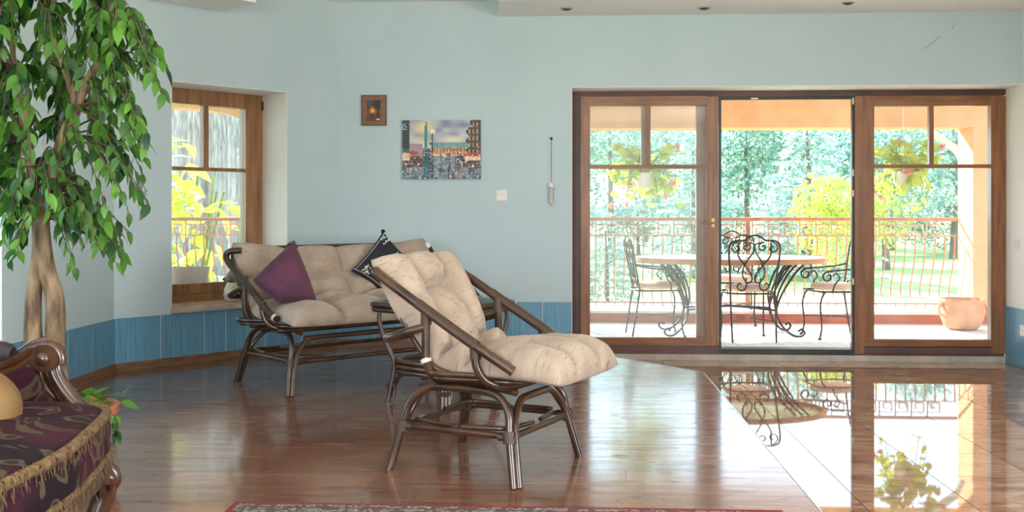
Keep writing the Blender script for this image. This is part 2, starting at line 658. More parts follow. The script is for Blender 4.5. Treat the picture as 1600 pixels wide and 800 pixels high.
ZT = 0.492
cs = [0.0] + [bay(px, 520)[0] for px in (249.6, 318, 351.3)]
step = cs[2] - cs[1]
while cs[-1] + step < LEN:
    cs.append(cs[-1] + step)
cs.append(LEN)
wainscot(wall_bay, cs, W + .05, ZT)
bx = [0.0]
xj = atY(848, 500, 8.06).x - C1.x
k = xj
while k > 0.05:
    bx.append(k)
    k -= step
bx = sorted(bx) + [DX0 - C1.x]
wainscot(wall_back, bx, W + .05, ZT)
ly = []
for px in (103.5, 141.8):
    r = rayd(px, 520)
    p = r * (-3.005 / r.x)
    ly.append(p.y + 2.6)
ly = sorted(ly)
lc = [9.26, *reversed(ly)]
while lc[-1] > 5.2:
    lc.append(lc[-1] - (ly[1] - ly[0]))
wainscot(wall_left, sorted(lc), W + .05, ZT)
wainscot(wall_right, [0.0, .42, .84, 1.26, 1.68, 2.1, 2.52, 2.94, 3.36, 3.78], 0.0, 0.452)


def baseboard(name, label, origin, ang, length, z0):
    b = MB()
    b.box(0, length, -.018, 0, z0, z0 + .052)
    b.box(0, length, -.030, -.016, z0, z0 + .018)
    o = b.build(name, 'baseboard')
    o.location = (origin[0], origin[1], 0)
    o.rotation_euler.z = ang
    tag(o, label, 'baseboard', kind='structure')


baseboard('baseboard_corner', 'brown wooden baseboard under the angled wall tiles', C2, ANG, LEN, W)
baseboard('baseboard_back', 'brown wooden baseboard under the back wall tiles', C1, 0, 1.74, W)
baseboard('baseboard_left', 'brown wooden baseboard under the left wall tiles', (-3.005, -2.6), PI / 2, 9.26, W)

# ------------------------------------------------------------------ terrace door (sliding leaf, open bay, fixed pane)
YD = 8.36


def xz(px, py, Y):
    p = atY(px, py, Y)
    return p.x, p.z


door = thing('door_1', 'wide brown wooden terrace door with one sliding leaf pushed open', 'door', (DX0, YD, 0), 0, None, 'structure')
OX = Vector((DX0, YD, 0))


def dbox(name, mat, px0, px1, py0, py1, y0, y1, parent=door, Y=None):
    """box whose front outline is measured in the picture on plane Y; y0,y1 world depths"""
    Y = Y or y0
    x0, zt = xz(px0, py0, Y)
    x1, zb = xz(px1, py1, Y)
    m = MB().box(x0 - OX.x, x1 - OX.x, y0 - OX.y, y1 - OX.y, zb, zt)
    return m.build(name, mat, parent)


XR = 3.497
th = MB()
th.box(0, XR - DX0, -.01, .16, -.02, .047)
th.build('threshold', 'threshold', door)
fr = MB()
x0, _ = xz(896, 300, YD)
x1, _ = xz(907.5, 300, YD)
fr.box(0.002, x1 - OX.x, 0, .14, .047, DZ1 - .02)
fr.build('frame_post', 'dark_frame', door)
fr = MB()
fr.box(0.002, XR - OX.x, -.004, .14, xz(1100, 151.5, YD)[1], DZ1 - .004)
fr.build('frame_head', 'dark_frame', door)
zs0 = .047
zs1 = xz(1100, 539, YD)[1]
MB().box(0.002, xz(1123, 500, YD)[0] - OX.x, -.012, .14, zs0, zs1).build('frame_sill', 'brown_sill', door)
MB().box(xz(1123, 500, YD)[0] - OX.x, xz(1336, 500, YD)[0] - OX.x, .0, .14, zs0, zs0 + .045).build('frame_sill', 'black_metal', door)
# sliding leaf
leaf = thing('sliding_leaf', 'brown sliding leaf', None, (0, 0, 0))
del leaf['label']
leaf.parent = door
YL = YD - .03


def leafbox(name, mat, a, b_, c, d, y0, y1, par=leaf):
    return dbox(name, mat, a, b_, c, d, y0, y1, par)


leafbox('stile', 'door_wood', 907.5, 922, 151, 540, YL, YL + .055)
leafbox('stile', 'door_wood', 1104, 1122.5, 151, 540, YL, YL + .055)
leafbox('rail', 'door_wood_h', 922, 1104, 151, 165, YL, YL + .055)
leafbox('rail', 'door_wood_h', 922, 1104, 527, 540, YL, YL + .055)
leafbox('muntin', 'door_wood_h', 922, 1104, 257.5, 263.5, YL + .006, YL + .05)
leafbox('muntin', 'door_wood', 1009.5, 1016.5, 165, 257.5, YL + .006, YL + .05)
for q in ((922, 1009.5, 165, 257.5), (1016.5, 1104, 165, 257.5), (922, 1104, 263.5, 527)):
    leafbox('pane', 'glass', *q, YL + .024, YL + .030)
hp = atY(1114, 348, YL) - OX
b = MB().box(hp.x - .012, hp.x + .012, hp.y - .008, hp.y, hp.z - .036, hp.z + .036)
hb = b.build('handle_plate', 'brass', leaf)
MB().tube([(hp.x, hp.y - .006, hp.z), (hp.x, hp.y - .05, hp.z), (hp.x - .02, hp.y - .056, hp.z), (hp.x - .085, hp.y - .056, hp.z - .004)], .0075, 10).build('handle_lever', 'brass', hb, True)
# fixed pane behind the leaf
YF = YD + .07
fx = MB()
dbox('fixed_stile', 'door_wood', 908, 920, 155, 536, YF, YF + .055)
dbox('fixed_stile', 'door_wood', 1088, 1103, 155, 536, YF, YF + .055)
dbox('fixed_muntin', 'door_wood', 1002, 1009, 165, 258, YF, YF + .04)
dbox('fixed_muntin', 'door_wood_h', 920, 1088, 258, 262, YF, YF + .04)
dbox('fixed_pane', 'glass', 920, 1088, 160, 530, YF + .02, YF + .026)
# open bay with its thin insect-screen frame
for a in ((1123, 1127, 151, 549), (1331.5, 1336, 151, 549), (1127, 1331.5, 151, 155)):
    dbox('screen_frame', 'black_metal', *a, YD + .01, YD + .04)
for (a, c) in ((1179, 154), (1333, 158), (1333, 270), (1333, 302), (1333, 440)):
    p = atY(a, c, YD + .008) - OX
    w, h = (.028, .006) if c == 154 else (.006, .026)
    MB().box(p.x - w, p.x + w, p.y - .004, p.y + .006, p.z - h, p.z + h).build('clip', 'white_plastic', door)
# fixed right pane
MB().box(xz(1336, 500, YD)[0] - OX.x, XR - OX.x, .02, .14, .047, .13).build('frame_sill', 'brown_sill', door)
dbox('post', 'door_wood', 1336, 1351, 150, 553, YD - .01, YD + .12)
dbox('stile', 'door_wood', 1351, 1366, 150, 530, YD, YD + .07)
dbox('stile', 'door_wood', 1548.5, 1576.5, 150, 553.5, YD, YD + .07)
dbox('rail', 'door_wood_h', 1366, 1548.5, 150, 165, YD, YD + .07)
dbox('rail', 'door_wood_h', 1351, 1548.5, 530, 542, YD, YD + .07)
dbox('rail', 'brown_sill', 1351, 1548.5, 542, 553.5, YD - .006, YD + .12)
dbox('muntin', 'door_wood_h', 1366, 1548.5, 257, 262.5, YD + .006, YD + .05)
dbox('muntin', 'door_wood', 1452, 1459, 165, 257, YD + .006, YD + .05)
for q in ((1366, 1452, 165, 257), (1459, 1548.5, 165, 257), (1366, 1548.5, 262.5, 530)):
    dbox('pane', 'glass', *q, YD + .024, YD + .030)

# ------------------------------------------------------------------ window of the angled wall
RO = 0.33
win = thing('window_1', 'tall brown wooden window in the angled wall', 'window', tuple(C2), ANG, None, 'structure')


def wbox(name, mat, px0, px1, py0, py1, o0, o1, ref=None, full=False):
    """outline measured on plane o0; pixel columns -> along, rows measured at column ref"""
    s0 = bay(px0, 300, o0)[0]
    s1 = bay(px1, 300, o0)[0]
    rx = ref or px1
    zt = bay(rx, py0, o0)[1]
    zb = bay(rx, py1, o0)[1]
    return MB().box(s0, s1, o0, o1, zb, zt).build(name, mat, win)


sR = bay(410, 300, RO)[0]
sg = bay(384, 300, RO)[0]
sl = sR - (ws1 - ws0) - .06
zt, zb = wz1, bay(400, 465, RO)[1]
zg1 = bay(384, 170, RO)[1]
zg0 = bay(340, 441, RO)[1]
fw = sR - sg
MB().box(sg, sR + .03, RO, RO + .08, zb - .03, zt + .02).build('stile', 'win_wood', win)
MB().box(sl, sl + fw, RO, RO + .08, zb - .03, zt + .02).build('stile', 'win_wood', win)
MB().box(sl + fw, sg, RO, RO + .08, zg1, zt + .02).build('rail', 'win_wood', win)
MB().box(sl + fw, sg, RO, RO + .08, zg0 - .075, zg0).build('rail', 'win_wood', win)
MB().box(sl + fw, sg, RO - .012, RO + .08, WZ0 + .01, zg0 - .078).build('rail', 'win_wood', win)
sm0, sm1 = bay(319, 200, RO)[0], bay(327, 200, RO)[0]
zm1, zm0 = bay(350, 262.5, RO)[1], bay(350, 268, RO)[1]
MB().box(sm0, sm1, RO + .01, RO + .06, zm1, zg1).build('muntin', 'win_wood', win)
MB().box(sl + fw, sg, RO + .01, RO + .06, zm0, zm1).build('muntin', 'win_wood', win)
for (a, c, z0, z1) in ((sl + fw, sm0, zm1, zg1), (sm1, sg, zm1, zg1), (sl + fw, sg, zg0, zm0)):
    MB().box(a, c, RO + .03, RO + .036, z0, z1).build('pane', 'glass', win)
MB().box(sR - .012, sR + .004, RO - .016, RO, zt - .12, zt - .05).build('hinge', 'dark_frame', win)
# inner marble sill and outer sill
o = MB().box(ws0 - .004, ws1 + .004, -.035, RO + .01, WZ0, WZ0 + .036).build('window_sill', 'marble', win)
MB().box(ws0 - .1, ws1 + .1, RO + .075, RO + .42, zg0 - .075, zg0 - .045).build('outer_sill', 'win_wood', win)

# window of the left wall (its edge shows at the picture's left border)
win2 = thing('window_2', 'window of the left wall at the left edge of the picture', 'window', (-3.005, 5.31, 0), PI / 2, None, 'structure')
MB().box(-1.5, .0, -.03, .2, .49, .525).build('window_sill', 'marble', win2)
for a, c, z0, z1 in ((-1.5, -1.42, .525, 2.1), (-.08, 0, .525, 2.1), (-1.42, -.08, 2.02, 2.1), (-1.42, -.08, .525, .60)):
    MB().box(a, c, .2, .27, z0, z1).build('window_frame', 'win_wood', win2)
MB().box(-1.42, -.08, .23, .236, .60, 2.02).build('pane', 'glass', win2)
b = MB()
b.box(-.004, .003, .002, .2, .525, 2.1)
o = b.build('reveal', 'plaster', win2)

#OBJECTS
# ------------------------------------------------------------------ rattan furniture
def mat_rattan():
    m = noise_mat('dark_rattan', (0.022, 0.010, 0.005), (0.080, 0.034, 0.015), 9, stretch=(1, 1, 1), rough=0.28, bump=0.1, coat=0.5, detail=5)
    return m


def mat_wrap():
    m, nt, b = new_mat('rattan_binding')
    tc = nt.nodes.new('ShaderNodeTexCoord')
    wv = nt.nodes.new('ShaderNodeTexWave')
    wv.inputs['Scale'].default_value = 70
    wv.inputs['Distortion'].default_value = 1.5
    nt.links.new(tc.outputs['Object'], wv.inputs['Vector'])
    rp = nt.nodes.new('ShaderNodeValToRGB')
    rp.color_ramp.elements[0].color = (0.022, 0.011, 0.006, 1)
    rp.color_ramp.elements[1].color = (0.095, 0.048, 0.027, 1)
    nt.links.new(wv.outputs['Fac'], rp.inputs[0])
    nt.links.new(rp.outputs[0], b.inputs['Base Color'])
    b.inputs['Roughness'].default_value = 0.42
    bp = nt.nodes.new('ShaderNodeBump')
    bp.inputs['Strength'].default_value = 0.4
    bp.inputs['Distance'].default_value = 0.003
    nt.links.new(wv.outputs['Fac'], bp.inputs['Height'])
    nt.links.new(bp.outputs[0], b.inputs['Normal'])
    return m


def mat_slub(name, base1, base2, fleck):
    m, nt, b = new_mat(name)
    tc = nt.nodes.new('ShaderNodeTexCoord')
    uv = nt.nodes.new('ShaderNodeMapping')
    nt.links.new(tc.outputs['UV'], uv.inputs[0])
    mp = nt.nodes.new('ShaderNodeMapping')
    mp.inputs['Scale'].default_value = (24, 150, 1)
    nt.links.new(tc.outputs['UV'], mp.inputs[0])
    n1 = nt.nodes.new('ShaderNodeTexNoise')
    n1.inputs['Scale'].default_value = 1.0
    n1.inputs['Detail'].default_value = 3
    nt.links.new(mp.outputs[0], n1.inputs['Vector'])
    r1 = nt.nodes.new('ShaderNodeValToRGB')
    e = r1.color_ramp.elements
    e[0].position, e[0].color = 0.60, (0, 0, 0, 1)
    e[1].position, e[1].color = 0.74, (1, 1, 1, 1)
    nt.links.new(n1.outputs['Fac'], r1.inputs[0])
    n2 = nt.nodes.new('ShaderNodeTexNoise')
    n2.inputs['Scale'].default_value = 9
    n2.inputs['Detail'].default_value = 6
    nt.links.new(tc.outputs['UV'], n2.inputs['Vector'])
    r2 = nt.nodes.new('ShaderNodeValToRGB')
    e = r2.color_ramp.elements
    e[0].position, e[0].color = 0.35, (*base1, 1)
    e[1].position, e[1].color = 0.65, (*base2, 1)
    nt.links.new(n2.outputs['Fac'], r2.inputs[0])
    mx = nt.nodes.new('ShaderNodeMixRGB')
    mx.inputs[2].default_value = (*fleck, 1)
    nt.links.new(r1.outputs[0], mx.inputs[0])
    nt.links.new(r2.outputs[0], mx.inputs[1])
    nt.links.new(mx.outputs[0], b.inputs['Base Color'])
    b.inputs['Roughness'].default_value = 0.9
    b.inputs['Sheen Weight'].default_value = 0.15
    mp3 = nt.nodes.new('ShaderNodeMapping')
    mp3.inputs['Scale'].default_value = (60, 330, 1)
    nt.links.new(tc.outputs['UV'], mp3.inputs[0])
    n3 = nt.nodes.new('ShaderNodeTexNoise')
    n3.inputs['Scale'].default_value = 1.0
    nt.links.new(mp3.outputs[0], n3.inputs['Vector'])
    bp = nt.nodes.new('ShaderNodeBump')
    bp.inputs['Strength'].default_value = 0.35
    bp.inputs['Distance'].default_value = 0.004
    nt.links.new(n3.outputs['Fac'], bp.inputs['Height'])
    nt.links.new(bp.outputs[0], b.inputs['Normal'])
    return m


M['rattan'] = mat_rattan()
M['wrap'] = mat_wrap()
M['cream'] = mat_slub('cream_slub_fabric', (0.345, 0.262, 0.195), (0.435, 0.338, 0.258), (0.12, 0.068, 0.04))
M['tie'] = noise_mat('cream_tie', (0.60, 0.52, 0.43), (0.70, 0.62, 0.52), 30, rough=0.9)


def tuft_cushion(name, prof, Wd, ub, rows, hmin, hmax, hback, parent, mat, nu=72, nv=96, wfun=None, lift=0.0):
    """one padded cushion following a profile (x,z); ub: column seams; rows[c]: row seams of column c"""
    P = catmull([(p[0], 0, p[1]) for p in prof], 10)
    L = [0.0]
    for a, c in zip(P, P[1:]):
        L.append(L[-1] + (c - a).length)
    tot = L[-1]

    def pos(v):
        t = v * tot
        i = 0
        while i < len(L) - 2 and L[i + 1] < t:
            i += 1
        k = (t - L[i]) / max(1e-9, L[i + 1] - L[i])
        p = P[i].lerp(P[i + 1], k)
        a = P[max(0, i - 3)]
        c = P[min(len(P) - 1, i + 4)]
        d = (c - a).normalized()
        return p, Vector((-d.z, 0, d.x)) * -1.0 if False else Vector((d.z * -1.0, 0, d.x))

    def seam(t, br):
        for a, c in zip(br, br[1:]):
            if t <= c + 1e-9:
                s = min(t - a, c - t) / ((c - a) / 2)
                w = (c - a)
                # keep seams narrow: distance in absolute terms too
                q = max(0.0, min(1.0, s))
                return 1 - (1 - q) ** 3.0
        return 0

    def soft(t, br, first, last):
        """as seam() but the outer borders do not count as seams"""
        for i, (a, c) in enumerate(zip(br, br[1:])):
            if t <= c + 1e-9:
                da = 1e9 if (i == 0) else (t - a)
                dc = 1e9 if (i == len(br) - 2) else (c - t)
                q = max(0.0, min(1.0, min(da, dc) / ((c - a) / 2)))
                return (1 - (1 - q) ** 2.2)
        return 1

    vs = [0.5 - 0.5 * math.cos(PI * (j / nv)) for j in range(nv + 1)]
    vs = [0.35 * a + 0.65 * (j / nv) for j, a in enumerate(vs)]
    us = [math.sin(PI / 2 * (2 * i / nu - 1)) * .45 + .55 * (2 * i / nu - 1) for i in range(nu + 1)]
    front, back, uvf = [], [], []
    for v in vs:
        p, n = pos(v)
        ev = max(0.0, 1 - abs(2 * v - 1) ** 14) ** 0.5
        ww = Wd * (wfun(v) if wfun else 1.0)
        cr = 1 - 0.05 * (1 - ev)
        for u in us:
            eu = max(0.0, 1 - abs(u) ** 4.5) ** 0.5
            c = 0
            while c < len(ub) - 2 and u > ub[c + 1]:
                c += 1
            su = soft(u, ub, 0, 0)
            # blend row pattern across the column seam
            sv = soft(v, rows[c], 0, 0)
            puff = (max(su, .0) * max(sv, 0.0)) ** 0.6
            wr = .0025 * math.sin(37 * v + 9 * u) * math.sin(23 * u + 5 * v) + .0018 * math.sin(61 * v - 31 * u)
            h = (hmin + (hmax - hmin) * puff) * ev * eu + wr * ev * eu
            hb = hback * ev * eu
            y = u * ww * (1 - .035 * (1 - ev))
            up = Vector((0, y, lift * max(0, (abs(u) - .5) / .5) ** 1.3 * max(0, 1 - v / .3)))
            front.append(p + n * h + up)
            back.append(p - n * hb + up)
            uvf.append((u * ww, v * tot))
    nn = nu + 1
    v = front + back
    off = len(front)
    f = []
    for j in range(nv):
        for i in range(nu):
            a = j * nn + i
            f.append((a, a + 1, a + nn + 1, a + nn))
            f.append((off + a, off + a + nn, off + a + nn + 1, off + a + 1))
    me = bpy.data.meshes.new(name)
    me.from_pydata([tuple(q) for q in v], [], f)
    uvl = me.uv_layers.new(name='UVMap')
    for lp in me.loops:
        uvl.data[lp.index].uv = uvf[lp.vertex_index % off]
    bm = bmesh.new()
    bm.from_mesh(me)
    bmesh.ops.remove_doubles(bm, verts=bm.verts, dist=0.0006)
    bmesh.ops.recalc_face_normals(bm, faces=bm.faces)
    bm.to_mesh(me)
    bm.free()
    me.polygons.foreach_set('use_smooth', [True] * len(me.polygons))
    return link(name, me, mat, parent)


def rattan_seat(t, ext, fx, fy, base_top, sofa=False):
    """ext: how much wider than the chair each side is; fx, fy: feet"""
    def Y(p):
        x, y, z = p
        return (x, (abs(y) + ext) * (1 if y >= 0 else -1), z)

    def mir(pts):
        return [Y(p) for p in pts] + [Y((p[0], -p[1], p[2])) for p in reversed(pts)]

    R = .0165
    zs = .185
    kx, ky = fx - .296, fy - .302
    # base arches, one per side
    for s in (-1, 1):
        pts = [(-fx, s * fy, 0), (-fx + .042, s * (fy - .037), zs), (-fx + .078, s * (fy - .058), base_top - .062), (-fx + .15, s * (fy - .072), base_top - .008),
               (-fx + .24, s * (fy - .076), base_top), (fx - .21, s * (fy - .076), base_top), (fx - .115, s * (fy - .070), base_top - .016),
               (fx - .060, s * (fy - .055), base_top - .075), (fx - .045, s * (fy - .037), zs), (fx - .008, s * fy, 0)]
        MB().tube(pts, R, 10, smooth=6).build('side_arch', 'rattan', t, True)
    for s in (-1, 1):
        bx = s * (fx + .006)
        ins = .034
        top = base_top - .034
        pts = [(bx, -(fy - ins + .012), 0), (bx - s * .04, -(fy - ins - .03), zs), (bx - s * .058, -(fy - ins - .068), top - .062), (bx - s * .068, -(fy - ins - .13), top - .008),
               (bx - s * .07, -(fy - ins - .2), top)]
        pts = pts + [(p[0], -p[1], p[2]) for p in reversed(pts)]
        MB().tube(pts, R * .95, 10, smooth=6).build('front_arch' if s > 0 else 'rear_arch', 'rattan', t, True)
    # stretchers
    ax, ay = fx - .043, fy - .037
    for s in (-1, 1):
        MB().tube([(-ax, s * ay, zs), (ax, s * ay, zs + .004)], .0135, 9, smooth=1).build('stretcher', 'rattan', t, True)
        MB().tube([(s * ax, -ay, zs), (s * ax, ay, zs)], .0135, 9, smooth=1).build('stretcher', 'rattan', t, True)
    for sx in (-1, 1):
        for sy in (-1, 1):
            MB().tube([(sx * (ax - .23), sy * (ay - .018), zs + .018), (sx * (ax - .12), sy * (ay - .024), zs + .022), (sx * (ax - .045), sy * (ay - .045), zs + .024),
                       (sx * (ax - .024), sy * (ay - .12), zs + .022), (sx * (ax - .018), sy * (ay - .23), zs + .018)], .0105, 8).build('corner_brace', 'rattan', t, True)
            bw = MB()
            bw.tube([(sx * (ax + .0), sy * (ay + .002), zs - .022), (sx * (ax - .006), sy * (ay - .004), zs + .022)], .027, 10, smooth=1)
            bw.tube([(sx * (ax - .05), sy * ay, zs), (sx * (ax - .012), sy * ay, zs)], .0165, 10, smooth=1)
            bw.tube([(sx * ax, sy * (ay - .05), zs), (sx * ax, sy * (ay - .012), zs)], .0165, 10, smooth=1)
            bw.build('binding', 'wrap', t, True)
    # seat hoops on the base
    MB().tube(mir([(-.113, -.30, .66), (-.113, -.302, .52), (-.110, -.295, .445), (-.098, -.255, .392), (-.085, -.14, .372)]), .0175, 10).build('rear_hoop', 'rattan', t, True)
    MB().tube(mir([(.117, -.30, .515), (.122, -.300, .46), (.145, -.278, .405), (.185, -.225, .375), (.205, -.12, .366)]), .0175, 10).build('front_hoop', 'rattan', t, True)
    for q, (xx, zz, rr) in enumerate([(.0, .418, .011), (.0, .398, .010)]):
        g = .012 * q
        ring = [(-.12 + g, -.262 + g, zz), (.10, -.268 + g, zz), (.27 - g, -.225 + g, zz - .004), (.31 - g, -.06, zz - .006)]
        ring = [Y(p) for p in ring] + [Y((p[0], -p[1], p[2])) for p in reversed(ring)]
        MB().tube(ring, rr, 8, closed=True).build('seat_ring', 'rattan', t, True)
    n = 7 if not sofa else 13
    for k in range(n):
        yy = (-.2 - ext) + (.4 + 2 * ext) * k / (n - 1)
        MB().tube([(-.11, yy, .392), (.28, yy, .388)], .007, 6, smooth=1).build('seat_slat', 'rattan', t, True)
    # bearers between base and seat
    for s in (-1, 1):
        MB().tube([(-.23, s * (fy - .14), base_top - .012), (.0, s * (fy - .14), base_top + .016), (.23, s * (fy - .14), base_top - .010)], .014, 8).build('seat_bearer', 'rattan', t, True)
    # arms
    for s in (-1, 1):
        yy = s * (.30 + ext)
        if sofa:
            pts = [(-.30, yy - s * .07, .822), (-.355, yy - s * .02, .815), (-.365, yy, .785), (-.30, yy + s * .004, .735), (-.10, yy + s * .006, .645), (.10, yy + s * .004, .53), (.20, yy, .47), (.275, yy - s * .01, .445)]
        else:
            pts = [(-.372, yy + s * -.012, .822), (-.34, yy, .803), (-.12, yy + s * .006, .677), (.10, yy + s * .006, .553), (.20, yy + s * .002, .497), (.285, yy - s * .006, .450)]
        arm = MB().tube(pts, .0205, 12).build('arm_rail', 'rattan', t, True)
        bw = MB()
        if not sofa:
            bw.tube([(-.15, yy + s * .005, .695), (-.02, yy + s * .007, .621), (.13, yy + s * .006, .537)], .0222, 12)
        else:
            bw.tube([(.06, yy + s * .004, .553), (.13, yy + s * .004, .511)], .0222, 12)
        MB().tube([(-.113, yy, .672), (-.113, yy, .612)], .0225, 12, smooth=1).build('binding', 'wrap', arm, True)
        MB().tube([(.116, yy, .535), (.119, yy, .487)], .0225, 12, smooth=1).build('binding', 'wrap', arm, True)
        bw.build('binding', 'wrap', arm, True)
        MB().tube([(.262, yy - s * .006, .4475), (.248, yy - s * .004, .454)], .0225, 10, smooth=1).build('tie', 'tie', t, True) if sofa else \
            MB().tube([(-.117, yy - s * .0, .475), (-.110, yy - s * .0, .459)], .0225, 10, smooth=1).build('tie', 'tie', t, True)
    bt = .862 if not sofa else .826
    # frame behind the cushion
    MB().tube(mir([(.02, -.245, .405), (-.09, -.262, .432), (-.16, -.268, .50), (-.25, -.268, .625), (-.345, -.262, .765), (-.395, -.22, bt - .02), (-.415, -.12, bt)]), .012 if not sofa else .0165, 10).build('back_frame', 'rattan', t, True)
    MB().tube(mir([(-.112, -.302, .603), (-.19, -.325, .580), (-.275, -.318, .552), (-.325, -.27, .540), (-.345, -.15, .535)]), .0175, 10).build('back_hoop', 'rattan', t, True)
    n = 5 if not sofa else 11
    for k in range(n):
        yy = (-.16 - ext) + (.32 + 2 * ext) * k / (n - 1)
        MB().tube([(-.085, yy, .385), (-.2, yy, .50), (-.335, yy, .70), (-.408, yy, bt - .006)], .007, 6).build('back_slat', 'rattan', t, True)


# lounge chair
ca = cam2w(-.105, 4.348, W)
CHROT = math.radians(-28.3) + YAW
chair = thing('rattan_lounge_chair', 'dark rattan lounge chair with a long tufted cream cushion', 'lounge chair', tuple(ca), CHROT)
rattan_seat(chair, 0.0, .296, .302, .352)
prof = [(-.405, .865), (-.36, .80), (-.285, .672), (-.20, .555), (-.12, .468), (-.02, .432), (.10, .428), (.24, .434), (.37, .432), (.48, .412)]
tuft_cushion('cushion', prof, .285, [-1, -.40, .40, 1], [[0, .475, .60, 1], [0, .15, .50, 1], [0, .40, .56, 1]], .018, .122, .036, chair, 'cream',
             wfun=lambda v: 1.0 - .10 * max(0, 1 - abs(v - .5) / .3) + (.04 if v > .8 else 0))

# sofa
sa = cam2w(-.948, 6.632, W)
SROT = math.atan2(-.753, .658) + YAW
sofa = thing('rattan_sofa', 'dark rattan two-seat sofa with a tufted cream cushion under the window', 'sofa', tuple(sa), SROT)
rattan_seat(sofa, .49, .33, .74, .352, sofa=True)
sprof = [(-.385, .822), (-.35, .757), (-.288, .652), (-.215, .545), (-.13, .465), (-.02, .43), (.10, .428), (.22, .432), (.33, .425), (.395, .405)]
ucols = [-1, -.52, 0, .52, 1]
tuft_cushion('cushion', sprof, .755, ucols, [[0, .24, .43, .56, 1]] * 4, .022, .120, .03, sofa, 'cream', nu=110, nv=90,
             wfun=lambda v: 1.0, lift=.05)


# ------------------------------------------------------------------ loose pillows
def pillow(name, label, w, h, th, mat, pinch=.12, nu=36, quad=None):
    v, f, uv = [], [], []
    for side in (1, -1):
        for j in range(nu + 1):
            for i in range(nu + 1):
                a = math.sin(PI / 2 * (2 * i / nu - 1))
                c = math.sin(PI / 2 * (2 * j / nu - 1))
                k = 1 - pinch * (1 - a * a) * abs(c) ** 3
                l = 1 - pinch * (1 - c * c) * abs(a) ** 3
                z = th * ((1 - a ** 4) * (1 - c ** 4)) ** .5
                z += .006 * math.sin(7 * a + 3 * c) * (1 - a * a) * (1 - c * c)
                if quad:
                    A, C_ = (a * l + 1) / 2, (c * k + 1) / 2
                    x_ = (quad[0][0] * (1 - A) + quad[1][0] * A) * (1 - C_) + (quad[3][0] * (1 - A) + quad[2][0] * A) * C_
                    z_ = (quad[0][1] * (1 - A) + quad[1][1] * A) * (1 - C_) + (quad[3][1] * (1 - A) + quad[2][1] * A) * C_
                    v.append((x_, side * z / 2, z_))
                else:
                    v.append((a * w / 2 * l, side * z / 2, c * h / 2 * k))
                uv.append((a * w / 2, c * h / 2))
    n1 = (nu + 1) ** 2
    for s in range(2):
        for j in range(nu):
            for i in range(nu):
                q = s * n1 + j * (nu + 1) + i
                t = (q, q + 1, q + nu + 2, q + nu + 1)
                f.append(t if s else t[::-1])
    me = bpy.data.meshes.new(name)
    me.from_pydata(v, [], f)
    ul = me.uv_layers.new(name='UVMap')
    for lp in me.loops:
        ul.data[lp.index].uv = uv[lp.vertex_index]
    bm = bmesh.new()
    bm.from_mesh(me)
    bmesh.ops.remove_doubles(bm, verts=bm.verts, dist=.0008)
    bmesh.ops.recalc_face_normals(bm, faces=bm.faces)
    bm.to_mesh(me)
    bm.free()
    me.polygons.foreach_set('use_smooth', [True] * len(me.polygons))
    o = link(name, me, mat)
    return o


M['purple'] = noise_mat('purple_velvet', (0.060, 0.013, 0.036), (0.115, 0.026, 0.062), 6, rough=0.75, bump=0.2, bscale=90, sheen=0.12)
M['grey_tip'] = noise_mat('grey_purple_cloth', (0.07, 0.06, 0.08), (0.11, 0.10, 0.12), 9, rough=0.85)
M['black_cloth'] = noise_mat('black_knit', (0.010, 0.012, 0.020), (0.018, 0.020, 0.030), 30, rough=0.9, bump=0.3, bscale=200)
M['white_yarn'] = noise_mat('white_yarn', (0.55, 0.50, 0.42), (0.72, 0.66, 0.56), 50, rough=0.9)


def place(o, origin, bx, bz):
    """orient: local x -> bx, local z -> bz"""
    bx = Vector(bx).normalized()
    bz = Vector(bz)
    bz = (bz - bx * bz.dot(bx)).normalized()
    by = bz.cross(bx)
    m = Matrix((bx, by, bz)).transposed().to_4x4()
    m.translation = origin
    o.matrix_world = m


SM = Matrix.Translation(sa) @ Matrix.Rotation(SROT, 4, 'Z')


def sofa_pt(x, y, z):
    return SM @ Vector((x, y, z))


def sofa_dir(x, y, z):
    return (SM.to_3x3() @ Vector((x, y, z)))


FW = Vector((-SY, CY, 0))       # away from the viewer, level
RT = Vector((CY, SY, 0))
# corners: lower, right, top, left (metres in the pillow's own plane)
PQ = [(-.045, -.180), (.165, -.165), (.050, .205), (-.205, -.030)]
pp = pillow('throw_pillow', '', .30, .30,   .15, 'purple', -.05, quad=PQ)
tag(pp, 'purple velvet throw pillow standing on a corner at the left end of the rattan sofa', 'pillow')
place(pp, at(449, 429, 6.17), RT * .93 + FW * .36, Vector((0, 0, 1)) + FW * .38)
MB().tube([(.040, 0, .180), (.052, 0, .212)], lambda t: .030 * (1 - t) + .006, 10, smooth=1).build('corner_tip', 'grey_tip', pp, True)
BQ = [(.02, -.215), (.215, .02), (.035, .24), (-.215, -.03)]
bp_ = pillow('throw_pillow', '', .32, .32, .13, 'black_cloth', .10, quad=BQ)
tag(bp_, 'black knitted throw pillow with white yarn figures at the right end of the rattan sofa', 'pillow')
place(bp_, at(596, 415, 6.86), RT * .90 + FW * .43, Vector((0, 0, 1)) + FW * .35)


def on_black(a, c, lift=.003):
    k = 1 - .10 * (1 - a * a) * abs(c) ** 3
    l = 1 - .10 * (1 - c * c) * abs(a) ** 3
    A, C_ = (a * l + 1) / 2, (c * k + 1) / 2
    q = BQ
    x_ = (q[0][0] * (1 - A) + q[1][0] * A) * (1 - C_) + (q[3][0] * (1 - A) + q[2][0] * A) * C_
    z_ = (q[0][1] * (1 - A) + q[1][1] * A) * (1 - C_) + (q[3][1] * (1 - A) + q[2][1] * A) * C_
    th_ = .13 * ((1 - a ** 4) * (1 - c ** 4)) ** .5 / 2
    return Vector((x_, -th_ - lift, z_))


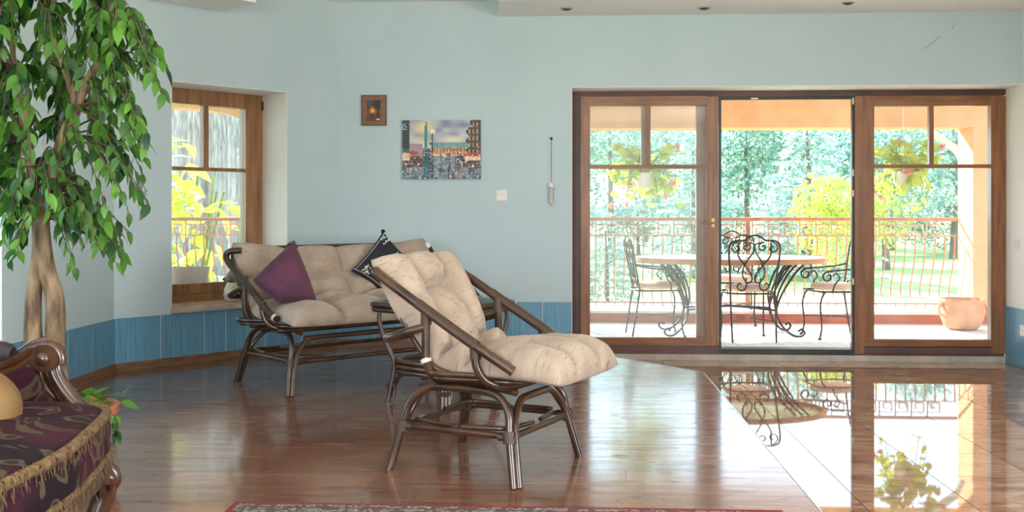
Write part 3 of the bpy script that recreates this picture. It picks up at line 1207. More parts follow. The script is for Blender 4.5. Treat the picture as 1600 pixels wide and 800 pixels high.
for nm, fixed in (('yarn_edging', 'c'), ('yarn_edging', 'd')):
    b = MB()
    for k in range(30):
        t_ = -.92 + 1.84 * k / 29
        f0 = on_black(t_, .90) if fixed == 'c' else on_black(-.92, t_)
        f1 = on_black(t_ + .03, .905) if fixed == 'c' else on_black(-.915, t_ + .03)
        b.tube([f0, f1], .0032, 5, smooth=1)
    o = b.build(nm, 'white_yarn', bp_, True)
    o['kind'] = 'stuff'
rr = random.Random(5)
for (ca_, cc_, rad) in ((.70, .68, .17), (-.70, .45, .16), (.30, -.35, .30), (-.2, -.75, .14)):
    b = MB()
    for k in range(11):
        a0, c0 = ca_ + rr.uniform(-rad, rad), cc_ + rr.uniform(-rad, rad)
        a1, c1_ = a0 + rr.uniform(-.09, .09), c0 + rr.uniform(-.09, .09)
        cl = lambda q: max(-.95, min(.95, q))
        b.tube([on_black(cl(a0), cl(c0)), on_black(cl((a0 + a1) / 2 + .02), cl((c0 + c1_) / 2), .006), on_black(cl(a1), cl(c1_))], .0045, 6, smooth=3)
    o = b.build('yarn_figure', 'white_yarn', bp_, True)
    o['kind'] = 'stuff'
b = MB()
for k in range(40):
    a = rr.uniform(0, 2 * PI)
    b.tube([(.035, 0, .235), (.035 + .014 * math.cos(a), rr.uniform(-.012, .012), .240 + .012 * math.sin(a))], .0025, 5, smooth=1)
o = b.build('tassel', 'black_cloth', bp_, True)
o['kind'] = 'stuff'

# ------------------------------------------------------------------ rattan glass-top table
ta = cam2w(-.385, 5.765, W)
table = thing('rattan_table', 'square rattan side table with a glass top between sofa and lounge chair', 'table', tuple(ta), math.radians(51) + YAW)
HT = .575
TS_ = .296


def rsq(hs, r, z, n=5):
    pts = []
    for (cx, cy, a0) in ((1, 1, 0), (-1, 1, 90), (-1, -1, 180), (1, -1, 270)):
        for k in range(n + 1):
            a = math.radians(a0 + 90 * k / n)
            pts.append((cx * (hs - r) + r * math.cos(a), cy * (hs - r) + r * math.sin(a), z))
    return pts


MB().prism([(p[0], p[1]) for p in rsq(TS_ + .012, .06, 0, 8)], HT - .010, HT).build('glass_top', 'table_glass', table)
for k, (zz, hs) in enumerate(((HT - .026, TS_), (HT - .054, TS_ - .004))):
    MB().tube(rsq(hs, .055, zz, 6), .0155 if k == 0 else .014, 9, closed=True, smooth=1).build('top_ring', 'rattan', table, True)
for k in range(3):
    MB().tube(rsq(.212 + .004 * (k % 2), .09, .232 - .028 * k, 6), .0145, 9, closed=True, smooth=1).build('shelf_ring', 'rattan', table, True)
for k in range(7):
    yy = -.17 + .34 * k / 6
    MB().tube([(-.20, yy, .222), (.20, yy, .222)], .007, 6, smooth=1).build('shelf_slat', 'rattan', table, True)
for sx in (-1, 1):
    for sy in (-1, 1):
        lg = thing('leg', '', None)
        del lg['label']
        lg.parent = table
        for q in (-1, 0, 1):
            o1, o2 = (sx * .013 * q * (1), -sy * .013 * q * (1))
            def pt(r, z):
                return (sx * r + (o1 if q else 0), sy * r + (o2 if q else 0), z)
            MB().tube([pt(.252, HT - .05), pt(.254, HT - .12), pt(.238, .37), pt(.208, .27), pt(.196, .22), pt(.203, .13), pt(.222, 0)], .0125, 8).build('pole', 'rattan', lg, True)
        MB().tube([(sx * .206, sy * .206, .085), (sx * .210, sy * .210, .105)], .028, 10, smooth=1).build('binding', 'wrap', lg, True)
        MB().tube([(sx * .250, sy * .250, HT - .012), (sx * .250, sy * .250, HT - .07)], .026, 10, smooth=1).build('binding', 'wrap', lg, True)
for s in (-1, 1):
    MB().tube([(s * .205, -.195, .02), (s * .196, -.185, .10), (s * .19, -.14, .155), (s * .19, 0, .168), (s * .19, .14, .155), (s * .196, .185, .10), (s * .205, .195, .02)], .010, 8).build('leg_arch', 'rattan', table, True)
    MB().tube([(-.195, s * .205, .02), (-.185, s * .196, .10), (-.14, s * .19, .155), (0, s * .19, .168), (.14, s * .19, .155), (.185, s * .196, .10), (.195, s * .205, .02)], .010, 8).build('leg_arch', 'rattan', table, True)

# ------------------------------------------------------------------ rug
rug_l = atZ(368, 784, W + .012)
rug_r = atZ(1222, 797, W + .012)
rx0, rx1, ry1 = rug_l.x, rug_r.x, (rug_l.y + rug_r.y) / 2


def mat_rug():
    m, nt, b = new_mat('rug_border_pattern')
    tc = nt.nodes.new('ShaderNodeTexCoord')
    vo = nt.nodes.new('ShaderNodeTexVoronoi')
    vo.inputs['Scale'].default_value = 26
    nt.links.new(tc.outputs['Object'], vo.inputs['Vector'])
    no = nt.nodes.new('ShaderNodeTexNoise')
    no.inputs['Scale'].default_value = 45
    nt.links.new(tc.outputs['Object'], no.inputs['Vector'])
    ad = nt.nodes.new('ShaderNodeMath')
    ad.operation = 'ADD'
    nt.links.new(vo.outputs['Distance'], ad.inputs[0])
    nt.links.new(no.outputs['Fac'], ad.inputs[1])
    rp = nt.nodes.new('ShaderNodeValToRGB')
    rp.color_ramp.interpolation = 'CONSTANT'
    e = rp.color_ramp.elements
    e[0].position, e[0].color = 0.0, (0.10, 0.03, 0.03, 1)
    e[1].position, e[1].color = 0.66, (0.24, 0.22, 0.18, 1)
    for p_, c_ in ((.52, (.05, .055, .06)), (.78, (.09, .12, .12)), (.88, (.34, .31, .25)), (1.0, (.12, .06, .055))):
        q = e.new(min(p_, 1.0))
        q.color = (*c_, 1)
    nt.links.new(ad.outputs[0], rp.inputs[0])
    nt.links.new(rp.outputs[0], b.inputs['Base Color'])
    b.inputs['Roughness'].default_value = .95
    return m


M['rug_red'] = noise_mat('rug_red', (0.19, 0.016, 0.025), (0.27, 0.03, 0.04), 60, rough=0.95, bump=0.3, bscale=300)
M['rug_pat'] = mat_rug()
M['rug_field'] = noise_mat('rug_field', (0.17, 0.03, 0.03), (0.30, 0.24, 0.19), 14, rough=0.95, detail=8)
M['rug_dark'] = noise_mat('rug_dark', (0.03, 0.035, 0.04), (0.07, 0.07, 0.075), 40, rough=0.95)
rug = thing('rug', 'oriental rug with a red edge and patterned border on the planks', 'rug', ((rx0 + rx1) / 2, ry1 - .75, W))
hw, hh = (rx1 - rx0) / 2, .75


def ring(o_, i_, z0, z1, name, mat):
    b = MB()
    b.box(-hw + o_, hw - o_, hh - i_, hh - o_, z0, z1)
    b.box(-hw + o_, hw - o_, -hh + o_, -hh + i_, z0, z1)
    b.box(-hw + o_, -hw + i_, -hh + i_, hh - i_, z0, z1)
    b.box(hw - i_, hw - o_, -hh + i_, hh - i_, z0, z1)
    return b.build(name, mat, rug)


ring(0, .022, .001, .012, 'edge_binding', 'rug_red')
ring(.022, .05, .001, .0125, 'inner_border', 'rug_pat')
ring(.05, .06, .001, .0122, 'dark_stripe', 'rug_dark')
ring(.06, .17, .001, .0125, 'main_border', 'rug_pat')
MB().box(-hw + .17, hw - .17, -hh + .17, hh - .17, .001, .012).build('field', 'rug_field', rug)


# ------------------------------------------------------------------ pictures, switch, chime on the back wall
def vcol_mat(name):
    m, nt, b = new_mat(name)
    at_ = nt.nodes.new('ShaderNodeAttribute')
    at_.attribute_name = 'Col'
    nt.links.new(at_.outputs['Color'], b.inputs['Base Color'])
    b.inputs['Roughness'].default_value = 0.45
    return m


M['paint'] = vcol_mat('painted_canvas')


def painted(name, w, h, nx, ny, fn, parent, yoff):
    v = [(-w / 2 + w * i / nx, yoff, h / 2 - h * j / ny) for j in range(ny + 1) for i in range(nx + 1)]
    f = []
    cols = []
    for j in range(ny):
        for i in range(nx):
            a = j * (nx + 1) + i
            f.append((a, a + nx + 1, a + nx + 2, a + 1))
            cols.append(fn((i + .5) / nx, (j + .5) / ny))
    me = bpy.data.meshes.new(name)
    me.from_pydata(v, [], f)
    ca_ = me.color_attributes.new('Col', 'FLOAT_COLOR', 'CORNER')
    for p in me.polygons:
        c = cols[p.index]
        for li in p.loop_indices:
            ca_.data[li].color = (*c, 1)
    return link(name, me, 'paint', parent)


def s2l(c):
    return tuple(((x / 255) / 12.92 if x / 255 <= .04045 else ((x / 255 + .055) / 1.055) ** 2.4) for x in c)


def hsh(i, j, s=0):
    q = math.sin(i * 127.1 + j * 311.7 + s * 74.7) * 43758.5453
    return q - math.floor(q)


def vn(x, y, s=0):
    i, j = math.floor(x), math.floor(y)
    a, b_ = x - i, y - j
    a, b_ = a * a * (3 - 2 * a), b_ * b_ * (3 - 2 * b_)
    return (hsh(i, j, s) * (1 - a) + hsh(i + 1, j, s) * a) * (1 - b_) + (hsh(i, j + 1, s) * (1 - a) + hsh(i + 1, j + 1, s) * a) * b_


def mixc(a, b_, t):
    t = max(0, min(1, t))
    return tuple(p + (q - p) * t for p, q in zip(a, b_))


def city(u, v):
    n = vn(u * 9, v * 12, 1)
    n2 = vn(u * 42, v * 38, 2)
    # sky
    c = mixc((120, 125, 150), (196, 196, 200), n * 1.2)
    c = mixc(c, (235, 215, 160), max(0, 1 - ((u - .28) ** 2 * 26 + (v - .12) ** 2 * 40)))
    c = mixc(c, (232, 214, 176), max(0, 1 - ((u - .24) ** 2 * 30 + (v - .42) ** 2 * 26)) * .8)
    c = mixc(c, (236, 222, 190), max(0, 1 - ((u - .62) ** 2 * 20 + (v - .33) ** 2 * 130)) * .9)
    # far building
    if u > .37 and .375 < v < .66:
        if v < .455:
            c = mixc((74, 140, 146), (130, 176, 172), n2)
        elif v < .66:
            c = mixc((176, 112, 88), (226, 176, 140), n2)
            if int(u * 46) % 2 == 0 and int(v * 34) % 3:
                c = mixc(c, (110, 58, 48), .7)
        if v > .57 and hsh(int(u * 50), 3) > .6:
            c = (240, 208, 150)
    if u < .26 and .40 < v < .6:
        c = mixc((146, 140, 164), (188, 140, 128), n2)
    # street
    if v > .60:
        w = vn(u * 14, v * 30, 4)
        c = mixc((96, 116, 140), (202, 196, 188), w)
        c = mixc(c, (62, 82, 106), vn(u * 30, v * 5, 5) * .8)
        if v < .80:
            if u < .30 or u > .70:
                c = mixc((40, 34, 44), (150, 100, 88), n2)
                if n2 > .82:
                    c = (228, 222, 214)
        else:
            if hsh(int(u * 60), int(v * 16), 6) > .74:
                c = mixc(c, (52, 44, 60), .7)
            c = mixc(c, (190, 120, 124), max(0, .8 - abs(u - .75) * 7) * vn(u * 20, v * 20, 8))
    # left dark house, right dark house
    if u < .095 and v < .55:
        c = mixc((22, 34, 38), (60, 66, 62), n2)
        if .06 < v < .16 and n2 > .4:
            c = (150, 176, 182)
        if v > .48:
            c = mixc((24, 70, 64), (60, 120, 110), n2)
    edge = .83 - .02 * math.sin(v * 40) + (.05 if v < .12 else 0)
    if u > edge and v < .58:
        c = mixc((36, 28, 30), (92, 72, 60), n2)
        if int(u * 60) % 3 == 0 and int(v * 26) % 3:
            c = mixc(c, (216, 178, 120), .75)
    # awnings
    if (.095 < u < .20 and .50 < v < .585 and v > .50 + (u - .095) * .4) or (u > .80 and .565 < v < .61):
        c = mixc((176, 26, 34), (214, 70, 70), n2)
    if (u < .10 and .56 < v < .68) or (u > .80 and .61 < v < .68):
        c = mixc((224, 160, 120), (250, 216, 180), n2)
    # column with statue, lamp post
    if abs(u - .305) < .020 - .004 * (.5 - v) and .09 < v < .52:
        c = mixc((20, 116, 122), (52, 160, 158), (u - .285) * 25)
    if abs(u - .305) < .008 and .02 < v < .10:
        c = (40, 110, 116)
    if abs(u - .305) < .045 and .48 < v < .74:
        c = mixc((16, 62, 72), (40, 112, 118), n2)
    if abs(u - .31) < .035 and v >= .74:
        c = mixc((28, 66, 84), (70, 120, 134), n2)
    if abs(u - .387) < .007 and .22 < v < .98:
        c = (26, 30, 36)
    if (u - .39) ** 2 + ((v - .19) * .8) ** 2 < .0010:
        c = (238, 232, 204)
    if abs(u - .358) < .012 and .30 < v < .9 and n2 > .35:
        c = (30, 44, 48)
    for q in (.60, .68, .715):
        if abs(u - q) < .005 and .55 < v < .86:
            c = (44, 46, 58)
    if hsh(int(u * 90), int(v * 70), 9) > .93 and v > .45:
        c = mixc(c, (240, 230, 214), .8)
    return s2l(c)


def sunset(u, v):
    n = vn(u * 12, v * 14, 3)
    c = mixc((66, 64, 66), (108, 72, 44), v * 1.8)
    r = (u - .42) ** 2 * 9 + (v - .50) ** 2 * 12
    c = mixc(c, (240, 130, 34), max(0, 1 - r * 1.5))
    c = mixc(c, (252, 190, 60), max(0, 1 - r * 7))
    if v > .62:
        c = mixc(c, (86, 44, 26), .65)
    if v < .42 and (u > .55 - .5 * max(0, .2 - abs(v - .25)) or n > .75):
        c = mixc((20, 28, 24), (38, 44, 34), n)
    if abs(u - .80) < .035 + .02 * n and v > .3:
        c = (28, 18, 14)
    for q in (.38, .50):
        if abs(u - q) < .035 and .60 < v < .90:
            c = (34, 20, 14)
    if .62 < u < .92 and .88 < v < .94 and n > .35:
        c = (236, 226, 206)
    return s2l(c)


YB = 8.06
p0, p1 = atY(628.5, 188, YB - .02), atY(751, 280, YB - .02)
cw, chh = p1.x - p0.x, p0.z - p1.z
pic = thing('canvas_painting', 'frameless canvas painting of a rainy city square with a green column', 'painting', ((p0.x + p1.x) / 2, YB, (p0.z + p1.z) / 2))
M['canvas'] = noise_mat('canvas_edge', (0.10, 0.12, 0.13), (0.24, 0.25, 0.25), 20, rough=.7)
MB().box(-cw / 2, cw / 2, -.022, -.001, -chh / 2, chh / 2).build('canvas', 'canvas', pic)
painted('picture_print', cw - .001, chh - .001, 130, 98, city, pic, -.0226)
p0, p1 = atY(564.5, 148.5, YB - .02), atY(603.5, 196, YB - .02)
cw, chh = p1.x - p0.x, p0.z - p1.z
pic = thing('framed_picture', 'small brown wooden plaque picture of an orange sunset and a tree', 'picture', ((p0.x + p1.x) / 2, YB, (p0.z + p1.z) / 2))
M['plaque'] = noise_mat('plaque_wood', (0.17, 0.060, 0.020), (0.27, 0.105, 0.038), 5, stretch=(2, 2, 12), rough=.35)
M['plaque_edge'] = noise_mat('plaque_edge', (0.030, 0.012, 0.008), (0.06, 0.025, 0.014), 9, rough=.4)
MB().box(-cw / 2 + .006, cw / 2 - .006, -.020, -.012, -chh / 2 + .006, chh / 2 - .006).build('panel', 'plaque', pic)
fr = MB()
fr.box(-cw / 2, cw / 2, -.018, -.001, chh / 2 - .008, chh / 2)
fr.box(-cw / 2, cw / 2, -.018, -.001, -chh / 2, -chh / 2 + .010)
fr.box(-cw / 2, -cw / 2 + .008, -.018, -.001, -chh / 2 + .010, chh / 2 - .008)
fr.box(cw / 2 - .008, cw / 2, -.018, -.001, -chh / 2 + .010, chh / 2 - .008)
fr.build('frame', 'plaque_edge', pic)
o = painted('picture_print', cw * .56, chh * .70, 36, 46, sunset, pic, -.0206)
o.location.z = -.004

M['dark_slot'] = noise_mat('dark_slot', (0.10, 0.08, 0.06), (0.15, 0.12, 0.09), 10, rough=.6)


def switch_plate(label, p, rz, kind='rocker'):
    t = thing('wall_switch', label, 'switch' if kind == 'rocker' else 'socket', tuple(p), rz)
    s = .041
    b = MB()
    b.box(-s, s, -.007, 0, -s, s)
    b.build('plate', 'white_plastic', t)
    if kind == 'rocker':
        MB().prism([(-.028, -.0075), (.028, -.0075), (.026, -.013), (-.026, -.010)], -.028, .028).build('rocker', 'white_plastic', t)
        MB().box(-.006, .0, -.0142, -.0105, .002, .008).build('indicator', 'dark_slot', t)
    else:
        MB().lathe([(.029, 0), (.029, .004), (.026, .004), (.024, -.001)], 20).build('socket_ring', 'white_plastic', t, True).rotation_euler.x = PI / 2
        for q in (-.010, .010):
            MB().box(q - .0028, q + .0028, -.0085, -.0072, -.0028, .0028).build('socket_hole', 'dark_slot', t)
    return t


switch_plate('square cream light switch on the back wall right of the canvas painting', atY(784, 305, YB), 0)
p = Vector((3.5, 0, 0))


def atX(px, py, X):
    r = rayd(px, py)
    return Vector((0, 0, H)) + r * (X / r.x)


switch_plate('cream light switch on the pale side wall right of the terrace door', atX(1590, 382, 3.5), -PI / 2)
q = atX(1597, 516, 3.49)
t = switch_plate('cream socket on the blue tiles right of the terrace door', (3.489, q.y - .02, q.z), -PI / 2, 'socket')
t.name = 'wall_socket'

# hanging chime
n0 = atY(861.5, 216, YB)
b0 = atY(861.5, 289, YB - .03)
ch = thing('wind_chime', 'slim silver chime hanging by a cord on the back wall beside the terrace door', 'chime', (b0.x, YB - .03, b0.z))
M['cord'] = noise_mat('dark_cord', (0.02, 0.02, 0.02), (0.05, 0.05, 0.05), 30, rough=.8)
zt_ = n0.z - b0.z
MB().tube([(0, .03, zt_), (0, .0, zt_ - .01), (0, -.004, zt_ - .012)], .004, 8).build('nail', 'black_metal', ch, True)
MB().ball((0, .004, zt_ - .004), .011).build('nail_head', 'black_metal', ch, True)
MB().tube([(0, 0, zt_ - .01), (0, 0, 0)], .0018, 6, smooth=1).build('cord', 'cord', ch)
MB().ball((0, 0, -.004), .024, 16, 12).build('ball', 'white_plastic', ch, True)
zl = b0.z - atY(861.5, 322, YB - .03).z
for k in range(4):
    a = k * PI / 2 + .4
    MB().tube([(.009 * math.cos(a), .009 * math.sin(a), -.03), (.009 * math.cos(a), .009 * math.sin(a), -zl + .01 * k)], .0068, 8, smooth=1).build('tube', 'chrome', ch, True)
MB().lathe([(.013, -.036), (.015, -.030), (.013, -.024)], 14).build('collar', 'chrome', ch, True)

# cracks in the plaster above the door
b = MB()
for pts in ([(1443, 76), (1448, 74), (1452, 70), (1458, 66), (1464, 60), (1470, 57)], [(1488, 45), (1490, 41), (1492, 36)]):
    b.tube([atY(px, py, YB - .0004) for px, py in pts], .0018, 5, smooth=2)
M['crack'] = noise_mat('crack', (0.16, 0.17, 0.17), (0.24, 0.25, 0.25), 30, rough=.9)
o = b.build('plaster_crack', 'crack', wall_back)
o.matrix_parent_inverse = Matrix.Translation((-C1.x, -C1.y, 0))

# ------------------------------------------------------------------ figurine on the inner window sill
s_, z_ = bay(362, 470, .13)
fp = C2 + TD * s_ + ND * .13 + Vector((0, 0, WZ0 + .036))
fig = thing('dog_figurine', 'small grey dog figurine over a white and yellow jug on the window sill', 'figurine', tuple(fp), ANG)
M['fig_grey'] = noise_mat('figurine_grey', (0.10, 0.085, 0.075), (0.30, 0.26, 0.22), 22, rough=.5)
M['fig_white'] = noise_mat('figurine_white', (0.60, 0.55, 0.47), (0.70, 0.66, 0.58), 16, rough=.35)
M['fig_yellow'] = noise_mat('figurine_yellow', (0.50, 0.36, 0.05), (0.62, 0.48, 0.10), 20, rough=.35)
MB().lathe([(.03, 0), (.052, .012), (.060, .05), (.055, .095), (.040, .125), (.036, .14)], 20).build('jug', 'fig_white', fig, True)
MB().ball((.0, -.034, .085), .036, 14, 9, (1.1, .8, .95)).build('yellow_patch', 'fig_yellow', fig, True)
b = MB()
b.ball((.012, 0, .185), .050, 14, 10, (1.05, .9, 1.0))
b.ball((-.045, -.02, .168), .028, 12, 8, (1.5, .9, .8))
b.ball((.05, .01, .13), .045, 12, 8, (.9, .9, 1.1))
b.build('head', 'fig_grey', fig, True)
MB().ball((-.084, -.026, .168), .010, 10, 7).build('nose', 'black_cloth', fig, True)
for s in (-1, 1):
    MB().tube([(.02, s * .035, .225), (.035, s * .055, .20), (.032, s * .058, .15)], lambda t: .016 * (1 - t * .5), 8).build('ear', 'fig_grey', fig, True)
# ------------------------------------------------------------------ terrace structure
M['peach'] = noise_mat('peach_stucco', (0.74, 0.37, 0.20), (0.79, 0.42, 0.24), 6, rough=0.9, bump=0.15, bscale=80)
M['red_curb'] = noise_mat('red_terrace_curb', (0.42, 0.12, 0.07), (0.52, 0.17, 0.10), 6, rough=0.7)
M['curb_top'] = noise_mat('curb_capping', (0.62, 0.55, 0.50), (0.72, 0.66, 0.60), 8, rough=0.6)
M['deck'] = noise_mat('pale_deck_board', (0.64, 0.62, 0.61), (0.74, 0.72, 0.70), 4, stretch=(10, 1, 1), rough=0.6)
M['deck_gap'] = noise_mat('deck_gap', (0.10, 0.10, 0.12), (0.15, 0.15, 0.17), 6, rough=0.9)
YR = 11.68
b = MB()
b.box(-7.5, 6.6, 8.52, 12.1, -.6, -.012)
b.prism([(-7.5, 5.0), (-3.35, 5.0), (-3.35, 6.9), (-2.1, 8.52), (-7.5, 8.52)], -.6, -.012)
terr = b.build('terrace_floor', 'deck_gap')
tag(terr, 'pale boarded terrace floor outside the door', 'floor', kind='structure')
BW = .135
sh = -.24 / .97
for i in range(-14, 46):
    x0 = i * BW + .0035
    x1 = (i + 1) * BW - .0035
    ya, yb = 8.53, 11.12
    if x1 + sh * (yb - ya) < -1.0:
        continue
    q = [(x0 - (x0 + x1) / 2, ya - 9.8), (x1 - (x0 + x1) / 2, ya - 9.8), (x1 - (x0 + x1) / 2 + sh * (yb - ya), yb - 9.8), (x0 - (x0 + x1) / 2 + sh * (yb - ya), yb - 9.8)]
    o = MB().prism(q, -.012, 0).build('deck_board', 'deck', terr)
    o.location = ((x0 + x1) / 2, 9.8, 0)
b = MB().box(-7.5, 6.6, 11.12, 11.95, -.6, .10)
curb = tag(b.build('terrace_curb', 'red_curb'), 'low red curb carrying the terrace railing', 'curb', kind='structure')
MB().box(-7.5, 6.6, 11.09, 11.98, .10, .128).build('curb_capping', 'curb_top', curb)
b = MB()
b.box(-3.16, 6.6, 11.25, 11.67, 2.11, 2.75)
tag(b.build('terrace_beam', 'peach'), 'peach stucco beam above the terrace railing', 'beam', kind='structure')
# arched beam left of the pillar
b = MB()
arc = [(-6.6, 2.75), (-6.6, 2.02)]
for k in range(13):
    a = PI * k / 12
    arc.append((-5.09 - 1.49 * math.cos(a), 2.14 + .25 * math.sin(a) ** .7))
arc += [(-3.59, 2.14), (-3.59, 2.75)]
n = len(arc)
v = [(p[0], 11.25, p[1]) for p in arc] + [(p[0], 11.67, p[1]) for p in arc]
f = [tuple(range(n)), tuple(reversed(range(n, 2 * n)))] + [(i, n + i, n + (i + 1) % n, (i + 1) % n) for i in range(n)]
b.add(v, f)
tag(b.build('terrace_arch', 'peach'), 'peach stucco arch over the terrace beyond the tall window', 'arch', kind='structure')
xp = atY(1497, 300, 11.67).x
tag(MB().box(xp, xp + .9, 11.25, 11.67, -.6, 2.11).build('terrace_pillar', 'peach'), 'peach stucco pillar at the right end of the railing', 'pillar', kind='structure')
tag(MB().box(-3.60, -3.16, 11.25, 11.67, -.6, 2.75).build('terrace_pillar', 'peach'), 'peach stucco pillar seen through the tall window', 'pillar', kind='structure')
tag(MB().box(-7.0, -6.6, 11.25, 11.67, -.6, 2.75).build('terrace_pillar', 'peach'), 'peach stucco pillar at the far left end of the terrace', 'pillar', kind='structure')
b = MB()
b.box(-7.5, 6.6, 8.2, 12.1, 2.62, 2.9)
b.prism([(-7.5, 5.0), (-3.3, 5.0), (-3.3, 6.9), (-2.0, 8.3), (-7.5, 8.3)], 2.62, 2.9)
tag(b.build('terrace_roof', 'plaster'), 'flat roof covering the terrace', 'roof', kind='structure')
tag(MB().box(6.3, 6.6, 8.2, 11.3, -.6, 2.75).build('wall_terrace', 'peach'), 'peach stucco end wall of the terrace', 'wall', kind='structure')
# diagonal awning arm from beam to pillar
aw = thing('awning_arm', 'pale folding awning arm under the beam beside the peach pillar', 'awning arm', tuple(at(1463, 214, 11.0)))
q0 = at(1463, 212, 11.1) - aw.location
q1 = at(1493, 233, 11.1) - aw.location
q2 = at(1505, 256, 11.1) - aw.location
M['alu'] = noise_mat('pale_aluminium', (0.62, 0.60, 0.57), (0.72, 0.70, 0.66), 9, rough=.4)
q_ = at(1440, 196, 11.1) - aw.location
MB().bar(q_, q1, .05, .075).build('upper_arm', 'alu', aw)
MB().bar(q1, q2, .04, .05).build('lower_arm', 'alu', aw)
MB().ball(q1, .045).build('elbow', 'alu', aw, True)

# ------------------------------------------------------------------ railing
M['rail'] = noise_mat('coppery_iron', (0.34, 0.15, 0.09), (0.46, 0.22, 0.14), 12, rough=.45, metal=.25)
Z1, Z2, Z3 = 1.11, .925, .165
rail = thing('terrace_railing', 'coppery iron terrace railing with a meander band and bellied balusters', 'railing', (0, YR, 0))
RX0, RX1 = -6.55, xp - .01
MB().tube([(RX0, 0, Z1), (RX1, 0, Z1)], .022, 10, smooth=1).build('handrail', 'rail', rail, True)
MB().box(RX0, RX1, -.008, .008, Z2 - .008, Z2 + .008).build('middle_rail', 'rail', rail)
MB().box(RX0, RX1, -.008, .008, Z3 - .008, Z3 + .008).build('bottom_rail', 'rail', rail)
bal = MB().tube([(0, 0, Z2), (0, .004, .78), (0, .05, .60), (0, .135, .42), (0, .175, .30), (0, .15, .22), (0, .06, .18), (0, 0, Z3)], .0085, 6, smooth=4).mesh('baluster', True)
bal.materials.append(M['rail'])
stub = MB().tube([(0, 0, Z3), (0, 0, .12)], .007, 6, smooth=1).mesh('baluster_foot')
stub.materials.append(M['rail'])
h_ = Z1 - Z2 - .03
kp = [(0, 0), (0, h_), (0, h_)]
key = MB()
wk = .155
path = [(0, -.006), (0, h_ + .012)], [(0, h_ * .80), (wk * .86, h_ * .80), (wk * .86, h_ * .12), (wk * .28, h_ * .12), (wk * .28, h_ * .52), (wk * .58, h_ * .52)]
for seg in path:
    for a, c in zip(seg, seg[1:]):
        key.bar((a[0], 0, Z2 + a[1]), (c[0], 0, Z2 + c[1]), .012, .012)
keym = key.mesh('meander_key')
keym.materials.append(M['rail'])
x = RX0 + .08
n = 0
while x < RX1 - .02:
    if not (-3.62 < x < -3.14):
        o = link('baluster', bal, None, rail)
        o.location = (x, 0, 0)
        o = link('baluster_foot', stub, None, rail)
        o.location = (x, 0, 0)
    x += .108
x = RX0 + .02
while x < RX1 - .15:
    o = link('meander_key', keym, None, rail)
    o.location = (x, 0, 0)
    x += .176
for px in (1168,):
    X = atY(px, 380, YR).x
    MB().box(X - .026, X + .026, -.026, .026, .128, Z1).build('post', 'rail', rail)

# ------------------------------------------------------------------ wrought iron garden furniture
M['iron'] = noise_mat('wrought_iron', (0.030, 0.022, 0.022), (0.065, 0.048, 0.045), 16, rough=.45, metal=.3)
M['pad'] = noise_mat('pink_seat_pad', (0.62, 0.42, 0.32), (0.70, 0.50, 0.40), 10, rough=.9)
M['pad_white'] = noise_mat('white_seat_cloth', (0.74, 0.72, 0.70), (0.80, 0.78, 0.76), 10, rough=.9)


def spiral(cx, cz, r0, r1, a0, turns, n=14, y=0):
    return [(y, cx + (r0 + (r1 - r0) * k / n) * math.cos(a0 + turns * 2 * PI * k / n), cz + (r0 + (r1 - r0) * k / n) * math.sin(a0 + turns * 2 * PI * k / n)) for k in range(n + 1)]


